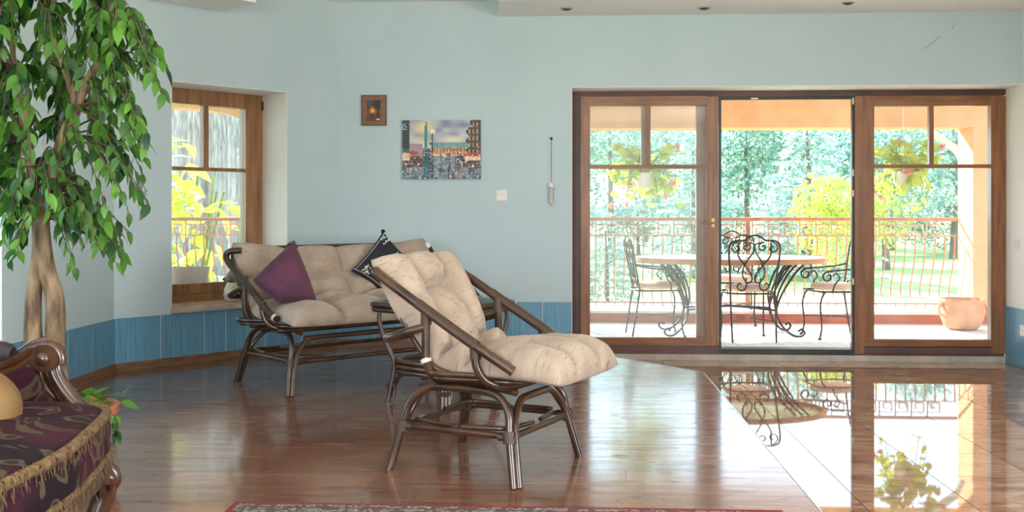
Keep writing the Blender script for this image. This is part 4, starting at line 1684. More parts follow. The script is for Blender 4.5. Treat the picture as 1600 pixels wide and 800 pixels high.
def iron_chair(label, loc, rz, arms):
    """local +x is the way the chair faces; back plane near x=-.2"""
    t = thing('iron_chair', label, 'chair', loc, rz, 'wrought iron chairs around the terrace table')
    r = .009

    def bk(p):      # back plane leans
        return (-.20 - .10 * max(0, (p[2] - .45)) / .55 + p[0], p[1], p[2])
    for s in (-1, 1):
        MB().tube([(-.27, s * .20, 0), (-.235, s * .205, .22), (-.20, s * .205, .45)], r, 8).build('leg', 'iron', t, True)
        MB().tube([(.23, s * .21, 0), (.205, s * .20, .12), (.22, s * .205, .30), (.20, s * .20, .40), (.16, s * .19, .45)], r, 8).build('leg', 'iron', t, True)
        MB().lathe([(.018, 0), (.016, .012), (.01, .02)], 10, (.23, s * .21, 0)).build('foot', 'iron', t, True)
    out = [(0, -.205, .45), (0, -.215, .62), (0, -.232, .80), (0, -.225, .90), (0, -.17, .935), (0, -.10, .935), (0, -.055, .965), (0, 0, .985)]
    out = [bk(p) for p in out] + [bk((p[0], -p[1], p[2])) for p in reversed(out[:-1])]
    fr = MB().tube(out, r, 8).build('back_frame', 'iron', t, True)
    for s in (-1, 1):
        # upper scrolls and heart strands, S shaped
        up = spiral(-.165, .865, .012, .055, 2.2, -1.15)
        crv = [(0, q[1], q[2]) for q in up] + [(0, -.15, .80), (0, -.075, .70), (0, -.02, .615), (0, -.012, .57), (0, -.04, .545), (0, -.07, .56), (0, -.062, .59)]
        MB().tube([bk((p[0], s * p[1], p[2])) for p in crv], .0075, 6, smooth=3).build('scroll', 'iron', t, True)
        up = spiral(-.075, .875, .010, .045, .6, 1.2)
        crv = [(0, q[1], q[2]) for q in up] + [(0, -.005, .90), (0, -.012, .83), (0, -.07, .74), (0, -.10, .66), (0, -.095, .60), (0, -.06, .535), (0, -.075, .485), (0, -.115, .475), (0, -.145, .505), (0, -.13, .54), (0, -.105, .53)]
        MB().tube([bk((p[0], s * p[1], p[2])) for p in crv], .0075, 6, smooth=3).build('scroll', 'iron', t, True)
        if arms:
            a = [(-.245, s * .225, .69), (-.12, s * .245, .665), (.06, s * .25, .65), (.17, s * .25, .64), (.215, s * .25, .60), (.19, s * .25, .555), (.145, s * .25, .565), (.14, s * .25, .605), (.165, s * .25, .61)]
            MB().tube(a, r, 8).build('arm', 'iron', t, True)
            MB().tube([(.10, s * .21, .455), (.09, s * .235, .52), (.05, s * .25, .575), (.085, s * .25, .62), (.12, s * .25, .60)], .007, 7).build('arm_support', 'iron', t, True)
    MB().tube([(-.21, -.2, .447), (.16, -.205, .447), (.215, -.16, .447), (.215, .16, .447), (.16, .205, .447), (-.21, .2, .447)], r, 8, closed=True, smooth=4).build('seat_ring', 'iron', t, True)
    b = MB()
    prof = [(.02, .0), (.17, .0), (.205, .014), (.215, .032), (.20, .052), (.14, .064), (.02, .067)]
    b.lathe(prof, 28, (.0, 0, .455), 1.0)
    b.build('seat_pad', 'pad', t, True)
    MB().lathe([(.17, .054), (.13, .0665), (.02, .0695)], 24, (0, 0, .456)).build('pad_cover', 'pad_white', t, True)
    for s in (-1, 1):
        MB().tube([(-.245, s * .203, .19), (-.05, s * .04, .20), (.0, s * .02, .20), (.05, s * .04, .20), (.215, s * .20, .19)], .006, 6).build('stretcher', 'iron', t, True)
    return t


def onfloor(px, py):
    return atZ(px, py, 0)


c = at(1168, 500, 9.62)
iron_chair('wrought iron scroll-back chair with its back to the room in the open doorway', (c.x, c.y, 0), PI / 2 + .06, False)
c = at(1026, 500, 9.95)
iron_chair('wrought iron armchair at the left end of the terrace table', (c.x, c.y, 0), .10, True)
c = at(1302, 500, 9.80)
iron_chair('wrought iron armchair at the right end of the terrace table', (c.x, c.y, 0), PI + .18, True)
c = at(1146, 500, 10.95)
iron_chair('wrought iron chair on the far side of the terrace table by the railing', (c.x, c.y, 0), -PI / 2 - .1, True)

tc_ = at(1139.5, 400, 9.98)
tt = thing('terrace_table', 'large oval terrace table with a mosaic top on curved iron legs', 'table', (tc_.x, tc_.y, 0))
M['mosaic'] = noise_mat('pale_mosaic_top', (0.50, 0.47, 0.46), (0.66, 0.64, 0.63), 30, rough=.2, detail=6)
M['table_edge'] = noise_mat('orange_wood_edge', (0.42, 0.20, 0.10), (0.52, 0.26, 0.14), 9, rough=.4)
MB().lathe([(.895, .741), (.895, .706), (.925, .706), (.931, .728), (.925, .7555), (.90, .7585), (.895, .7570)], 56, (0, 0, 0), .65, False).build('edge_band', 'table_edge', tt, True)
MB().lathe([(.02, .742), (.895, .742), (.895, .7575), (.02, .7578)], 56, (0, 0, 0), .65).build('mosaic_top', 'mosaic', tt, True)
for sx in (-1, 1):
    for sy in (-1, 1):
        lg = thing('leg', '', None)
        del lg['label']
        lg.parent = tt
        for q in (-1, 0, 1):
            dx, dy = .022 * q * (.5), .035 * q
            k = .06 * q
            pts = [(sx * (.66 + k), sy * (.20 + dy * .3), .742), (sx * (.54 + k), sy * (.18 + dy * .4), .62), (sx * (.44 + k * .6), sy * (.16 + dy * .4), .42), (sx * .42, sy * (.16 + dy * .4), .25),
                   (sx * .46, sy * (.19 + dy * .3), .12), (sx * .55, sy * (.24 + dy * .2), .03), (sx * .62, sy * .28, .02), (sx * .655, sy * .30, .055), (sx * .63, sy * .29, .088), (sx * .60, sy * .275, .07)]
            MB().tube(pts, .0105, 7).build('bar', 'iron', lg, True)
MB().tube([(-.42, -.14, .25), (0, -.02, .28), (.42, -.14, .25)], .010, 7).build('stretcher', 'iron', tt, True)
MB().tube([(-.42, .14, .25), (0, .02, .28), (.42, .14, .25)], .010, 7).build('stretcher', 'iron', tt, True)

# terracotta pot
p = at(1503, 512, 10.42)
M['terracotta'] = noise_mat('terracotta', (0.50, 0.22, 0.12), (0.62, 0.31, 0.18), 7, rough=.8, bump=.1)
M['soil'] = noise_mat('soil', (0.05, 0.035, 0.025), (0.10, 0.07, 0.05), 30, rough=1.0)
pot = thing('terracotta_pot', 'wide terracotta pot standing on the terrace by the pillar', 'pot', (p.x, p.y, 0))
MB().lathe([(.13, 0), (.17, .03), (.205, .12), (.21, .20), (.20, .26), (.215, .275), (.222, .30), (.212, .315), (.195, .312), (.185, .28)], 32).build('bowl', 'terracotta', pot, True)
MB().lathe([(.19, .27), (.10, .283), (.02, .285)], 24).build('soil', 'soil', pot, True)
for s in (-1, 1):
    MB().tube([(s * .20, -.03, .26), (s * .235, -.03, .23), (s * .235, -.03, .17), (s * .205, -.03, .14)], .013, 8).build('handle', 'terracotta', pot, True)


# ------------------------------------------------------------------ leaves
def leaf_mesh(name, L, Wd, fold=.25, droop=.2, n=5):
    """pointed leaf along +x, folded on its midrib"""
    v, f = [], []
    for i in range(n + 1):
        t = i / n
        w = Wd * math.sin(PI * t ** .75) ** .9 * (1 - .15 * t) if 0 < t < 1 else 0
        z = -droop * L * t * t
        v += [(L * t, -w, z + fold * w), (L * t, 0, z), (L * t, w, z + fold * w)]
    for i in range(n):
        a = i * 3
        f += [(a, a + 1, a + 4, a + 3), (a + 1, a + 2, a + 5, a + 4)]
    return v, f


def xf(v, loc, dirv, roll, sc=1.0):
    d = Vector(dirv).normalized()
    up = Vector((0, 0, 1)) if abs(d.z) < .95 else Vector((1, 0, 0))
    s = up.cross(d).normalized()
    u = d.cross(s)
    c, q = math.cos(roll), math.sin(roll)
    s2, u2 = s * c + u * q, u * c - s * q
    return [Vector(loc) + (d * p[0] + s2 * p[1] + u2 * p[2]) * sc for p in v]


def rdir(r, zlo=-1, zhi=1):
    a = r.uniform(0, 2 * PI)
    z = r.uniform(zlo, zhi)
    q = math.sqrt(max(0, 1 - z * z))
    return Vector((q * math.cos(a), q * math.sin(a), z))


# hanging flower baskets
M['geranium'] = leaf_mat('geranium_leaf', (0.30, 0.42, 0.05), (0.62, 0.66, 0.10), .5)
M['petal'] = leaf_mat('pink_petal', (0.80, 0.22, 0.22), (0.85, 0.42, 0.38), .4)
M['basket'] = noise_mat('white_basket', (0.72, 0.62, 0.56), (0.78, 0.68, 0.62), 8, rough=.7)
M['green_stem'] = noise_mat('green_stem', (0.12, 0.18, 0.04), (0.2, 0.28, 0.07), 12, rough=.7)


def round_leaf(n=9):
    v = [(0, 0, 0)] + [(.5 + .5 * math.cos(PI + 2 * PI * k / n) * (1 if k else .7), .5 * math.sin(PI + 2 * PI * k / n), .07 * math.cos(3 * 2 * PI * k / n)) for k in range(n)]
    return v, [(0, 1 + k, 1 + (k + 1) % n) for k in range(n)]


def basket(label, px, py, d, seed, pots=.105):
    r = random.Random(seed)
    p = at(px, py, d)
    t = thing('hanging_basket', label, 'hanging basket', tuple(p), 0, 'hanging flower baskets under the beam')
    MB().lathe([(.066, -.075), (.078, -.07), (.112, .07), (.118, .075), (.118, .088), (.104, .088), (.10, .07)], 24).build('pot', 'basket', t, True)
    MB().lathe([(.104, .066), (.02, .075)], 16).build('soil', 'soil', t, True)
    for k in range(3):
        a = k * 2 * PI / 3 + .4
        MB().tube([(.112 * math.cos(a), .112 * math.sin(a), .085), (0, 0, .42)], .003, 5, smooth=1).build('cord', 'basket', t)
    MB().tube([(0, 0, .42), (0, 0, 2.62 - p.z)], .004, 6, smooth=1).build('cord', 'basket', t)
    lv, lf = round_leaf()
    n = 0
    lm = bpy.data.meshes.new('leaf')
    lm.from_pydata(lv, [], lf)
    lm.materials.append(M['geranium'])
    fl = []
    st = MB()
    for k in range(46):
        a = r.uniform(0, 2 * PI)
        out = r.uniform(.12, .42)
        drop = r.uniform(-.42, .34) if out > .2 else r.uniform(0, .34)
        tip = Vector((out * math.cos(a), out * .7 * math.sin(a), .09 + drop))
        mid = Vector((tip.x * .55, tip.y * .55, .16 + max(0, drop) * .6))
        st.tube([(0, 0, .07), mid, tip], .0035, 5, smooth=4)
        for j in range(3):
            q = mid.lerp(tip, r.uniform(.3, 1)) + rdir(r) * .03
            sc = r.uniform(.08, .13)
            o = link('leaf', lm, None, t)
            dd = rdir(r, -.5, .6)
            m = Matrix.Identity(4)
            vv = xf([(1, 0, 0), (0, 1, 0), (0, 0, 1)], (0, 0, 0), dd, r.uniform(0, 6.28))
            m = Matrix((vv[0], vv[1], vv[2])).transposed().to_4x4() @ Matrix.Scale(sc, 4)
            m.translation = q
            o.matrix_local = m
        if k % 4 == 0:
            fl.append(tip)
    st.build('stems', 'green_stem', t, True)['kind'] = 'stuff'
    for q in fl:
        b = MB()
        pv, pf = round_leaf(6)
        for j in range(18):
            dd = rdir(r)
            b.add(xf(pv, q + dd * .022, rdir(r), r.uniform(0, 6), .030), pf)
        b.build('blossom', 'petal', t)['kind'] = 'stuff'
    return t


basket('white hanging flower basket with pink geraniums behind the left door leaf', 1006, 283, 11.05, 11)
basket('white hanging flower basket with yellowish leaves behind the right door pane', 1411, 281, 10.9, 23)

# flower box on the outer window sill
s_, z_ = bay(297, 430, RO + .25)
s0_, s1_ = bay(262, 430, RO + .25)[0], bay(327, 430, RO + .25)[0]
fb = thing('flower_box', 'oval white planter on the outer sill of the tall window', 'planter', tuple(C2 + TD * ((s0_ + s1_) / 2) + ND * (RO + .25) + Vector((0, 0, zg0 - .045))), ANG)
MB().lathe([(.8, 0), (.86, .01), (.98, .13), (1.0, .14), (1.0, .155), (.94, .155), (.9, .13)], 32, (0, 0, 0), .45).build('box', 'basket', fb, True).scale = ((s1_ - s0_) / 2, (s1_ - s0_) / 2, 1)
o = MB().lathe([(.9, .13), (.05, .14)], 24, (0, 0, 0), .45).build('soil', 'soil', fb, True)
o.scale = ((s1_ - s0_) / 2, (s1_ - s0_) / 2, 1)
r = random.Random(4)
lv, lf = leaf_mesh('l', .05, .012)
for k in range(14):
    dd = rdir(r, .1, .9)
    MB().add(xf(lv, (r.uniform(-.12, .12), r.uniform(-.04, .04), .135), dd, 0, r.uniform(.7, 1.3)), lf).build('leaf', 'geranium', fb)

# ------------------------------------------------------------------ garden
M['lawn'] = noise_mat('lawn', (0.20, 0.30, 0.07), (0.34, 0.42, 0.13), 3, rough=1.0, detail=8)
g = MB()
g.box(-160, 160, 12.0, 220, -.75, -.6)
g.box(-160, -7.4, -60, 12.0, -.75, -.6)
g.box(6.6, 160, -60, 12.0, -.75, -.6)
g.box(-7.4, 6.6, -60, -3.0, -.75, -.6)
tag(g.build('ground', 'lawn'), 'sunlit lawn beyond the terrace railing', 'lawn', kind='structure')
M['spruce'] = leaf_mat('blue_spruce_needles', (0.24, 0.36, 0.34), (0.50, 0.60, 0.50), .35, .7)  # needle colour paled and greyed to stand in for aerial haze
M['broad'] = leaf_mat('broadleaf_dark', (0.13, 0.27, 0.26), (0.42, 0.52, 0.38), .4, .6)  # leaf colour lightened towards teal in place of distance haze
M['yellowleaf'] = leaf_mat('yellow_green_leaf', (0.28, 0.36, 0.05), (0.58, 0.58, 0.12), .45, .6)
M['bark'] = noise_mat('garden_bark', (0.12, 0.08, 0.06), (0.24, 0.17, 0.13), 8, rough=.95)
M['pinebark'] = noise_mat('pine_bark', (0.20, 0.17, 0.17), (0.42, 0.36, 0.34), 5, stretch=(3, 3, .6), rough=.95)


def spruce_meshes(seed, n=4600):
    r = random.Random(seed)
    b = MB()
    # boughs: unit height 1, radius .3
    for k in range(n):
        h = 1 - r.random() ** .62
        h = .04 + .95 * h
        layer = math.floor(h * 16) / 16
        hh = layer + (h - layer) * .45
        R = .30 * (1 - h) ** .85 + .01
        a = r.uniform(0, 2 * PI)
        rad = R * r.uniform(.35, 1.05) * (1 + .22 * math.sin(a * 5 + layer * 60))
        p = Vector((rad * math.cos(a), rad * math.sin(a), hh - .18 * rad + r.uniform(-.008, .008)))
        d = Vector((math.cos(a), math.sin(a), r.uniform(-.4, .35))) + rdir(r) * .5
        L = r.uniform(.022, .045)
        s = d.normalized().cross(rdir(r)).normalized() * L * .26
        e = p + d.normalized() * L
        m = p.lerp(e, .5)
        b.add([p, m + s, e, m - s], [(0, 1, 2, 3)])
    return b.mesh('crown')


def round_meshes(seed, n=5200, blobs=9):
    r = random.Random(seed)
    B = [(Vector((r.uniform(-.26, .26), r.uniform(-.26, .26), r.uniform(.34, .84))), r.uniform(.12, .22)) for _ in range(blobs)]
    b = MB()
    for k in range(n):
        c, rad = r.choice(B)
        d = rdir(r)
        p = c + d * rad * r.uniform(.6, 1.05)
        L = r.uniform(.018, .034)
        q = rdir(r)
        s = q.cross(rdir(r)).normalized() * L * .42
        e = p + q * L
        m = p.lerp(e, .5)
        b.add([p, m + s, e, m - s], [(0, 1, 2, 3)])
    return b.mesh('crown')


ORD = ['first', 'second', 'third', 'fourth', 'fifth', 'sixth', 'seventh', 'eighth', 'ninth', 'tenth', 'eleventh', 'twelfth', 'thirteenth', 'fourteenth', 'fifteenth', 'sixteenth',
       'seventeenth', 'eighteenth', 'nineteenth', 'twentieth', 'twenty-first', 'twenty-second', 'twenty-third', 'twenty-fourth']
SPR = [spruce_meshes(1), spruce_meshes(2)]
RND = [round_meshes(3), round_meshes(4)]
for m_ in SPR:
    m_.materials.append(M['spruce'])
for m_ in RND:
    m_.materials.append(M['broad'])
yl = round_meshes(6, 3600, 7)
yl.materials.append(M['yellowleaf'])
trm = MB().tube([(0, 0, 0), (.01, 0, .4), (0, .01, .8)], lambda t: .022 * (1 - .75 * t), 7, smooth=3).mesh('trunk', True)
trm.materials.append(M['bark'])


def tree(kind, label, px, d, height, mesh, rz, group=None, wide=1.0, ground=-.6):
    p = at(px, 328, d)
    t = thing(kind, label, 'tree', (p.x, p.y, ground), rz, group)
    for nm, me in (('crown', mesh), ('trunk', trm)):
        o = link(nm, me, None, t)
        o.scale = (height * wide, height * wide, height)
    return t


r = random.Random(8)
tree('spruce_tree', 'big pale spruce tree filling the middle of the open doorway', 1262, 27, 4.9, SPR[0], .3, wide=1.15)
tree('spruce_tree', 'tall spruce tree seen through the right side of the left door leaf', 1085, 27, 4.2, SPR[1], 2.0, wide=1.1)
tree('spruce_tree', 'low young spruce just beyond the railing behind the left armchair', 948, 16.5, 1.85, SPR[1], 1.0, wide=1.2)
tree('broadleaf_tree', 'yellow green leafy tree at the right of the open doorway', 1345, 17.5, 2.7, yl, .4, wide=1.0)
tree('broadleaf_tree', 'dark bluish leafy tree left in the open doorway', 1165, 36, 6.4, RND[0], .7, wide=1.0)
tree('broadleaf_tree', 'pale leafy tree behind the left hanging basket', 955, 33, 5.8, RND[1], 1.9, wide=1.1)
tree('broadleaf_tree', 'dark leafy tree right of the hanging basket in the right door pane', 1490, 38, 6.6, RND[1], .2, wide=1.15)
tree('broadleaf_tree', 'light green leafy tree behind the right hanging basket', 1385, 31, 5.2, RND[0], 2.6, wide=1.1)
k = 0
for px in range(880, 1660, 128):
    tree('broadleaf_tree', 'dark leafy tree, %s from the left in the far row closing off the garden' % ORD[k], px, 46 + (k % 2) * 5, 7.3 + (k % 2) * .7, RND[k % 2], k * 1.3, 'far row of trees behind the lawn', wide=1.0)
    k += 1
k = 0
for px in range(870, 1640, 128):
    tree('shrub', 'dark shrub, %s from the left in the hedge at the end of the lawn' % ORD[k], px, 41, 2.9, RND[(k + 1) % 2], k * 2.1, 'hedge row at the end of the lawn', wide=1.6, ground=-.9)
    k += 1

# pine trunks and the big-leaved shrub seen through the tall window
for k in range(22):
    px = 236 + k * 8.2 + r.uniform(-2, 2)
    d = 24 + r.uniform(0, 9)
    p = at(px, 328, d)
    hgt = 11
    t = thing('pine_tree', 'bare greyish pine trunk, %s from the left beyond the tall window' % ORD[k], 'tree', (p.x, p.y, -.6), 0, 'pine wood beyond the tall window')
    MB().tube([(0, 0, 0), (r.uniform(-.1, .1), 0, hgt * .5), (r.uniform(-.2, .2), 0, hgt)], lambda t_: .15 * (1 - .5 * t_), 7, smooth=3).build('trunk', 'pinebark', t, True)
    if k % 5 == 2:
        o = link('crown', RND[k % 2], None, t)
        o.location = (0, 0, hgt * .70)
        o.scale = (1.6, 1.6, 4.0)
k = 0
for px in range(180, 460, 116):
    tree('broadleaf_tree', 'dark leafy tree, %s from the left behind the pine trunks of the tall window' % ORD[k], px, 42, 8, RND[k % 2], k * 1.7, 'trees behind the pine wood', wide=.6)
    k += 1
p = at(285, 328, 13.6)
shr = thing('large_leaved_shrub', 'yellow green shrub with very large leaves beyond the tall window', 'shrub', (p.x, p.y, -.6))
M['bigleaf'] = leaf_mat('big_yellow_leaf', (0.45, 0.52, 0.05), (0.72, 0.70, 0.12), .5, .5, True)
lv, lf = leaf_mesh('leaf', 1.0, .26, .18, .25, 6)
blm = bpy.data.meshes.new('leaf')
blm.from_pydata(lv, [], lf)
blm.polygons.foreach_set('use_smooth', [True] * len(blm.polygons))
blm.materials.append(M['bigleaf'])
r = random.Random(31)
st = MB()
for k in range(7):
    a = r.uniform(0, 2 * PI)
    st.tube([(0.1 * math.cos(a), .1 * math.sin(a), 0), (.3 * math.cos(a), .25 * math.sin(a), 1.0), (.55 * math.cos(a), .4 * math.sin(a), 2.0 + r.uniform(0, .5))], .018, 6, smooth=4)
st.build('stems', 'green_stem', shr, True)['kind'] = 'stuff'
for k in range(200):
    u = r.random() ** 1.25
    q = Vector((r.gauss(-.05, .42), r.uniform(-.4, .4),   .35 + 2.4 * u))
    if q.x > .25 and q.z > 2.15:
        q.x -= .6
    dd = Vector((r.uniform(-1, 1), r.uniform(-.8, .3), r.uniform(-.55, .25)))
    vv = xf([(1, 0, 0), (0, 1, 0), (0, 0, 1)], (0, 0, 0), dd, r.uniform(-.6, .6))
    m = Matrix((vv[0], vv[1], vv[2])).transposed().to_4x4() @ Matrix.Scale(r.uniform(.26, .44), 4)
    m.translation = q
    o = link('leaf', blm, None, shr)
    o.matrix_local = m
# ------------------------------------------------------------------ carved settee
def mat_brocade():
    m, nt, b = new_mat('purple_brocade')
    tc = nt.nodes.new('ShaderNodeTexCoord')
    n0 = nt.nodes.new('ShaderNodeTexNoise')
    n0.inputs['Scale'].default_value = 5
    n0.inputs['Detail'].default_value = 1
    n0.inputs['Distortion'].default_value = 2.2
    nt.links.new(tc.outputs['Object'], n0.inputs['Vector'])
    r0 = nt.nodes.new('ShaderNodeValToRGB')
    e = r0.color_ramp.elements
    e[0].position, e[0].color = .515, (0, 0, 0, 1)
    e[1].position, e[1].color = .545, (1, 1, 1, 1)
    q = e.new(.60)
    q.color = (1, 1, 1, 1)
    q = e.new(.63)
    q.color = (.15, .15, .15, 1)
    nt.links.new(n0.outputs['Fac'], r0.inputs[0])
    n1 = nt.nodes.new('ShaderNodeTexNoise')
    n1.inputs['Scale'].default_value = 3
    nt.links.new(tc.outputs['Object'], n1.inputs['Vector'])
    r1 = nt.nodes.new('ShaderNodeValToRGB')
    r1.color_ramp.elements[0].position = .4
    r1.color_ramp.elements[0].color = (0.012, 0.005, 0.009, 1)
    r1.color_ramp.elements[1].position = .62
    r1.color_ramp.elements[1].color = (0.050, 0.008, 0.020, 1)
    nt.links.new(n1.outputs['Fac'], r1.inputs[0])
    mx = nt.nodes.new('ShaderNodeMixRGB')
    mx.inputs[2].default_value = (0.085, 0.060, 0.038, 1)
    nt.links.new(r0.outputs[0], mx.inputs[0])
    nt.links.new(r1.outputs[0], mx.inputs[1])
    nt.links.new(mx.outputs[0], b.inputs['Base Color'])
    b.inputs['Roughness'].default_value = .7
    b.inputs['Specular IOR Level'].default_value = .25
    return m


M['brocade'] = mat_brocade()
M['carved'] = noise_mat('carved_mahogany', (0.025, 0.010, 0.005), (0.105, 0.040, 0.018), 5, stretch=(2, 2, 2), rough=.28, coat=.5, bump=.05)
M['fringe'] = noise_mat('gold_fringe', (0.10, 0.055, 0.023), (0.23, 0.14, 0.062), 60, rough=.9)
M['dark_velvet'] = noise_mat('dark_arm_pad', (0.012, 0.009, 0.012), (0.045, 0.032, 0.035), 18, rough=.7, bump=.4, bscale=60)
M['gold_cushion'] = noise_mat('old_gold_velvet', (0.12, 0.060, 0.016), (0.24, 0.13, 0.038), 4, rough=.7, bump=.15, sheen=.05, detail=6)

# front outline of the seat (world X by Y), mirrored about the middle of the settee
YM = 2.36
half = [(0.0, -1.285), (.14, -1.288), (.30, -1.305), (.48, -1.345), (.64, -1.385), (.76, -1.42), (.84, -1.46), (.89, -1.52), (.905, -1.60), (.90, -1.75), (.885, -2.02)]
stl = thing('carved_settee', 'carved wooden settee with purple brocade seat and gold fringe in the left foreground', 'settee', (-1.65, YM, W))
out = [(x + 1.65, d) for d, x in half]
outl = [(x, -d) for x, d in reversed(out[1:])] + out        # near side first
outl = [Vector((p[0], p[1], 0)) for p in outl]
sm = catmull(outl, 6)
n = len(sm)
CTR = Vector((-.25, 0, 0))


def shell(name, mat, levels, cap=True):
    """levels: (inset, z)"""
    v, f = [], []
    for ins, z in levels:
        for p in sm:
            d = (CTR - p)
            d.y *= .35
            q = p + d.normalized() * ins
            v.append((q.x, q.y, z))
    for j in range(len(levels) - 1):
        for i in range(n - 1):
            f.append((j * n + i, j * n + i + 1, (j + 1) * n + i + 1, (j + 1) * n + i))
        f.append((j * n + n - 1, j * n, (j + 1) * n, (j + 1) * n + n - 1))
    if cap:
        f.append(tuple((len(levels) - 1) * n + i for i in range(n)))
        f.append(tuple(reversed(range(n))))
    b = MB().add(v, f)
    return b.build(name, mat, stl, True)


shell('seat_base', 'brocade', [(.02, .285), (.006, .30), (.0, .33), (.0, .40), (.008, .425), (.03, .44)])
# crowned seat cushion
shell('seat_cushion', 'brocade', [(.004, .405), (.0, .42), (.012, .438), (.05, .452), (.12, .466), (.22, .476), (.34, .482)])


def fringe(name, z, rad, length, seed, ins=.0, dens=7):
    r = random.Random(seed)
    b = MB()
    for i in range(n - 1):
        a, c = sm[i], sm[i + 1]
        k = max(2, int((c - a).length / .0042 * dens / 7))
        tdir = (c - a).normalized()
        nor = Vector((tdir.y, -tdir.x, 0))
        if nor.dot(a - CTR) < 0:
            nor = -nor
        for j in range(k):
            p = a.lerp(c, (j + r.random()) / k)
            d = (CTR - p)
            d.y *= .35
            p = p + d.normalized() * ins
            for m_ in range(2):
                base = p + Vector((0, 0, z + r.uniform(-rad, rad * .8))) + nor * r.uniform(-.02, .008)
                o1 = nor * r.uniform(.004, .016) + Vector((0, 0, r.uniform(-.004, .010))) + tdir * r.uniform(-.006, .006)
                o2 = o1 + nor * r.uniform(-.002, .010) + Vector((0, 0, -length * r.uniform(.5, 1.1))) + tdir * r.uniform(-.008, .008)
                w = tdir * .0016
                q0, q1, q2 = base, base + o1, base + o2
                b.add([q0 - w, q0 + w, q1 + w, q1 - w, q2 + w * .6, q2 - w * .6], [(0, 1, 2, 3), (3, 2, 4, 5)])
    o = b.build(name, 'fringe', stl)
    o['kind'] = 'stuff'
    rope = MB().tube([p + Vector((0, 0, z)) + ((CTR - p) * 1.0).normalized() * (ins + .004) for p in sm], rad * .75, 8, smooth=1)
    rope.build('fringe_cord', 'fringe', stl, True)
    return o


fringe('upper_fringe', .438, .021, .034, 2, .012, 9)
fringe('lower_fringe', .318, .017, .036, 3, .0, 8)
# apron: carved wooden rail under the seat with arched lower edge
v, f = [], []
N_ = n
for i, p in enumerate(sm):
    t_ = i / (N_ - 1)
    low = .235 - .035 * math.cos((p.y / .90) * PI * 2) - (.035 if abs(p.y) > .80 else 0)
    d = (CTR - p).normalized()
    for ins, z in ((.012, .30), (.000, .285), (-.006, .262), (.002, low + .018), (-.004, low + .006), (.012, low), (.04, low + .004)):
        q = p + d * ins
        v.append((q.x, q.y, z))
for i in range(N_ - 1):
    for j in range(6):
        a = i * 7 + j
        f.append((a, a + 1, a + 8, a + 7))
MB().add(v, f).build('apron', 'carved', stl, True)
# cabriole legs
for s in (-1, 1):
    lg = MB()
    for (bx, by) in ((.170, s * .80),):
        lg.tube([(bx - .03, by - s * .03, .30), (bx - .004, by + s * .005, .24), (bx + .012, by + s * .02, .17), (bx - .012, by + s * .005, .09), (bx - .02, by, .035), (bx + .012, by + s * .02, .012)],
                lambda t_: .030 * (1 - t_) ** .7 + .016, 12)
    l_ = lg.build('leg', 'carved', stl, True)
    sc_ = MB()
    sc_.tube([(.160, s * .83, .275), (.192, s * .850, .245), (.205, s * .855, .205), (.19, s * .842, .17)], lambda t_: .016 * math.sin(PI * (t_ * .8 + .12)) + .004, 8)
    sc_.tube([(.20, s * .77, .262), (.222, s * .785, .228), (.216, s * .79, .19)], lambda t_: .013 * math.sin(PI * (t_ * .8 + .12)) + .003, 8)
    sc_.build('leg_carving', 'carved', l_, True)
    MB().tube([(-.40, s * .85, .30), (-.42, s * .86, .15), (-.46, s * .87, .02)], .026, 10).build('leg', 'carved', stl, True)
    # arm: front post sweeping up into a scroll, rail running back, padded top, upholstered panel
    ya = s * .845
    post = [(.105, ya, .43), (.055, ya, .48), (.015, ya, .54), (.005, ya, .585), (.018, ya, .612)]
    P_ = MB()
    for off, rr in ((-.012, .020), (.006, .022), (.024, .016)):
        P_.tube([(p[0] + off * .9 - .012, p[1] - s * .0 + (.004 if off else 0), p[2]) for p in post], lambda t_: rr * (1.15 - .25 * t_), 10)
    arm = P_.build('arm_post', 'carved', stl, True)
    sp = []
    for k in range(20):
        a = -.3 + k / 19 * 2 * PI * 1.18
        rr = .052 * (1 - k / 19 * .68)
        sp.append((-.012 + rr * math.cos(a), ya - s * .012, .600 + rr * math.sin(a)))
    MB().tube(sp, lambda t_: .017 * (1 - .45 * t_), 9, smooth=2).build('arm_scroll', 'carved', arm, True)
    dsc = MB()
    for k, yy in enumerate((ya + .034, ya - .034)):
        dsc.tube([(-.012, yy, .600), (-.012, yy + .001 * (1 if k else -1), .600)], .001, 6, smooth=1)
    MB().tube([(-.009, ya - .034, .602), (-.009, ya + .034, .602)], .044, 20, smooth=1).build('arm_roll', 'carved', arm, True)
    MB().ball((-.009, ya - s * .04, .602), .022, 12, 8, (1, .7, 1)).build('scroll_boss', 'carved', arm, True)
    rl = MB()
    for dz, rr in ((.0, .021), (-.028, .016), (.018, .012)):
        rl.tube([(-.009, ya, .640 + dz), (-.06, ya, .628 + dz), (-.12, ya, .592 + dz), (-.20, ya, .568 + dz), (-.26, ya, .566 + dz), (-.42, ya, .60 + dz)], rr, 10)
    rl.build('arm_rail', 'carved', stl, True)
    MB().tube([(-.13, ya, .612), (-.16, ya, .618), (-.24, ya, .616), (-.33, ya, .625), (-.38, ya, .622)], lambda t_: .036 * math.sin(PI * (.12 + .76 * t_)) ** .5, 12).build('arm_pad', 'dark_velvet', stl, True)
    pn = [(.035, .44), (-.03, .50), (-.05, .565), (-.07, .585), (-.12, .565), (-.18, .545), (-.36, .555), (-.38, .44)]
    v = [(p[0], ya + .012, p[1]) for p in pn] + [(p[0], ya - .012, p[1]) for p in pn]
    m_ = len(pn)
    MB().add(v, [tuple(range(m_)), tuple(reversed(range(m_, 2 * m_)))] + [(i, (i + 1) % m_, m_ + (i + 1) % m_, m_ + i) for i in range(m_)]).build('arm_panel', 'brocade', stl)
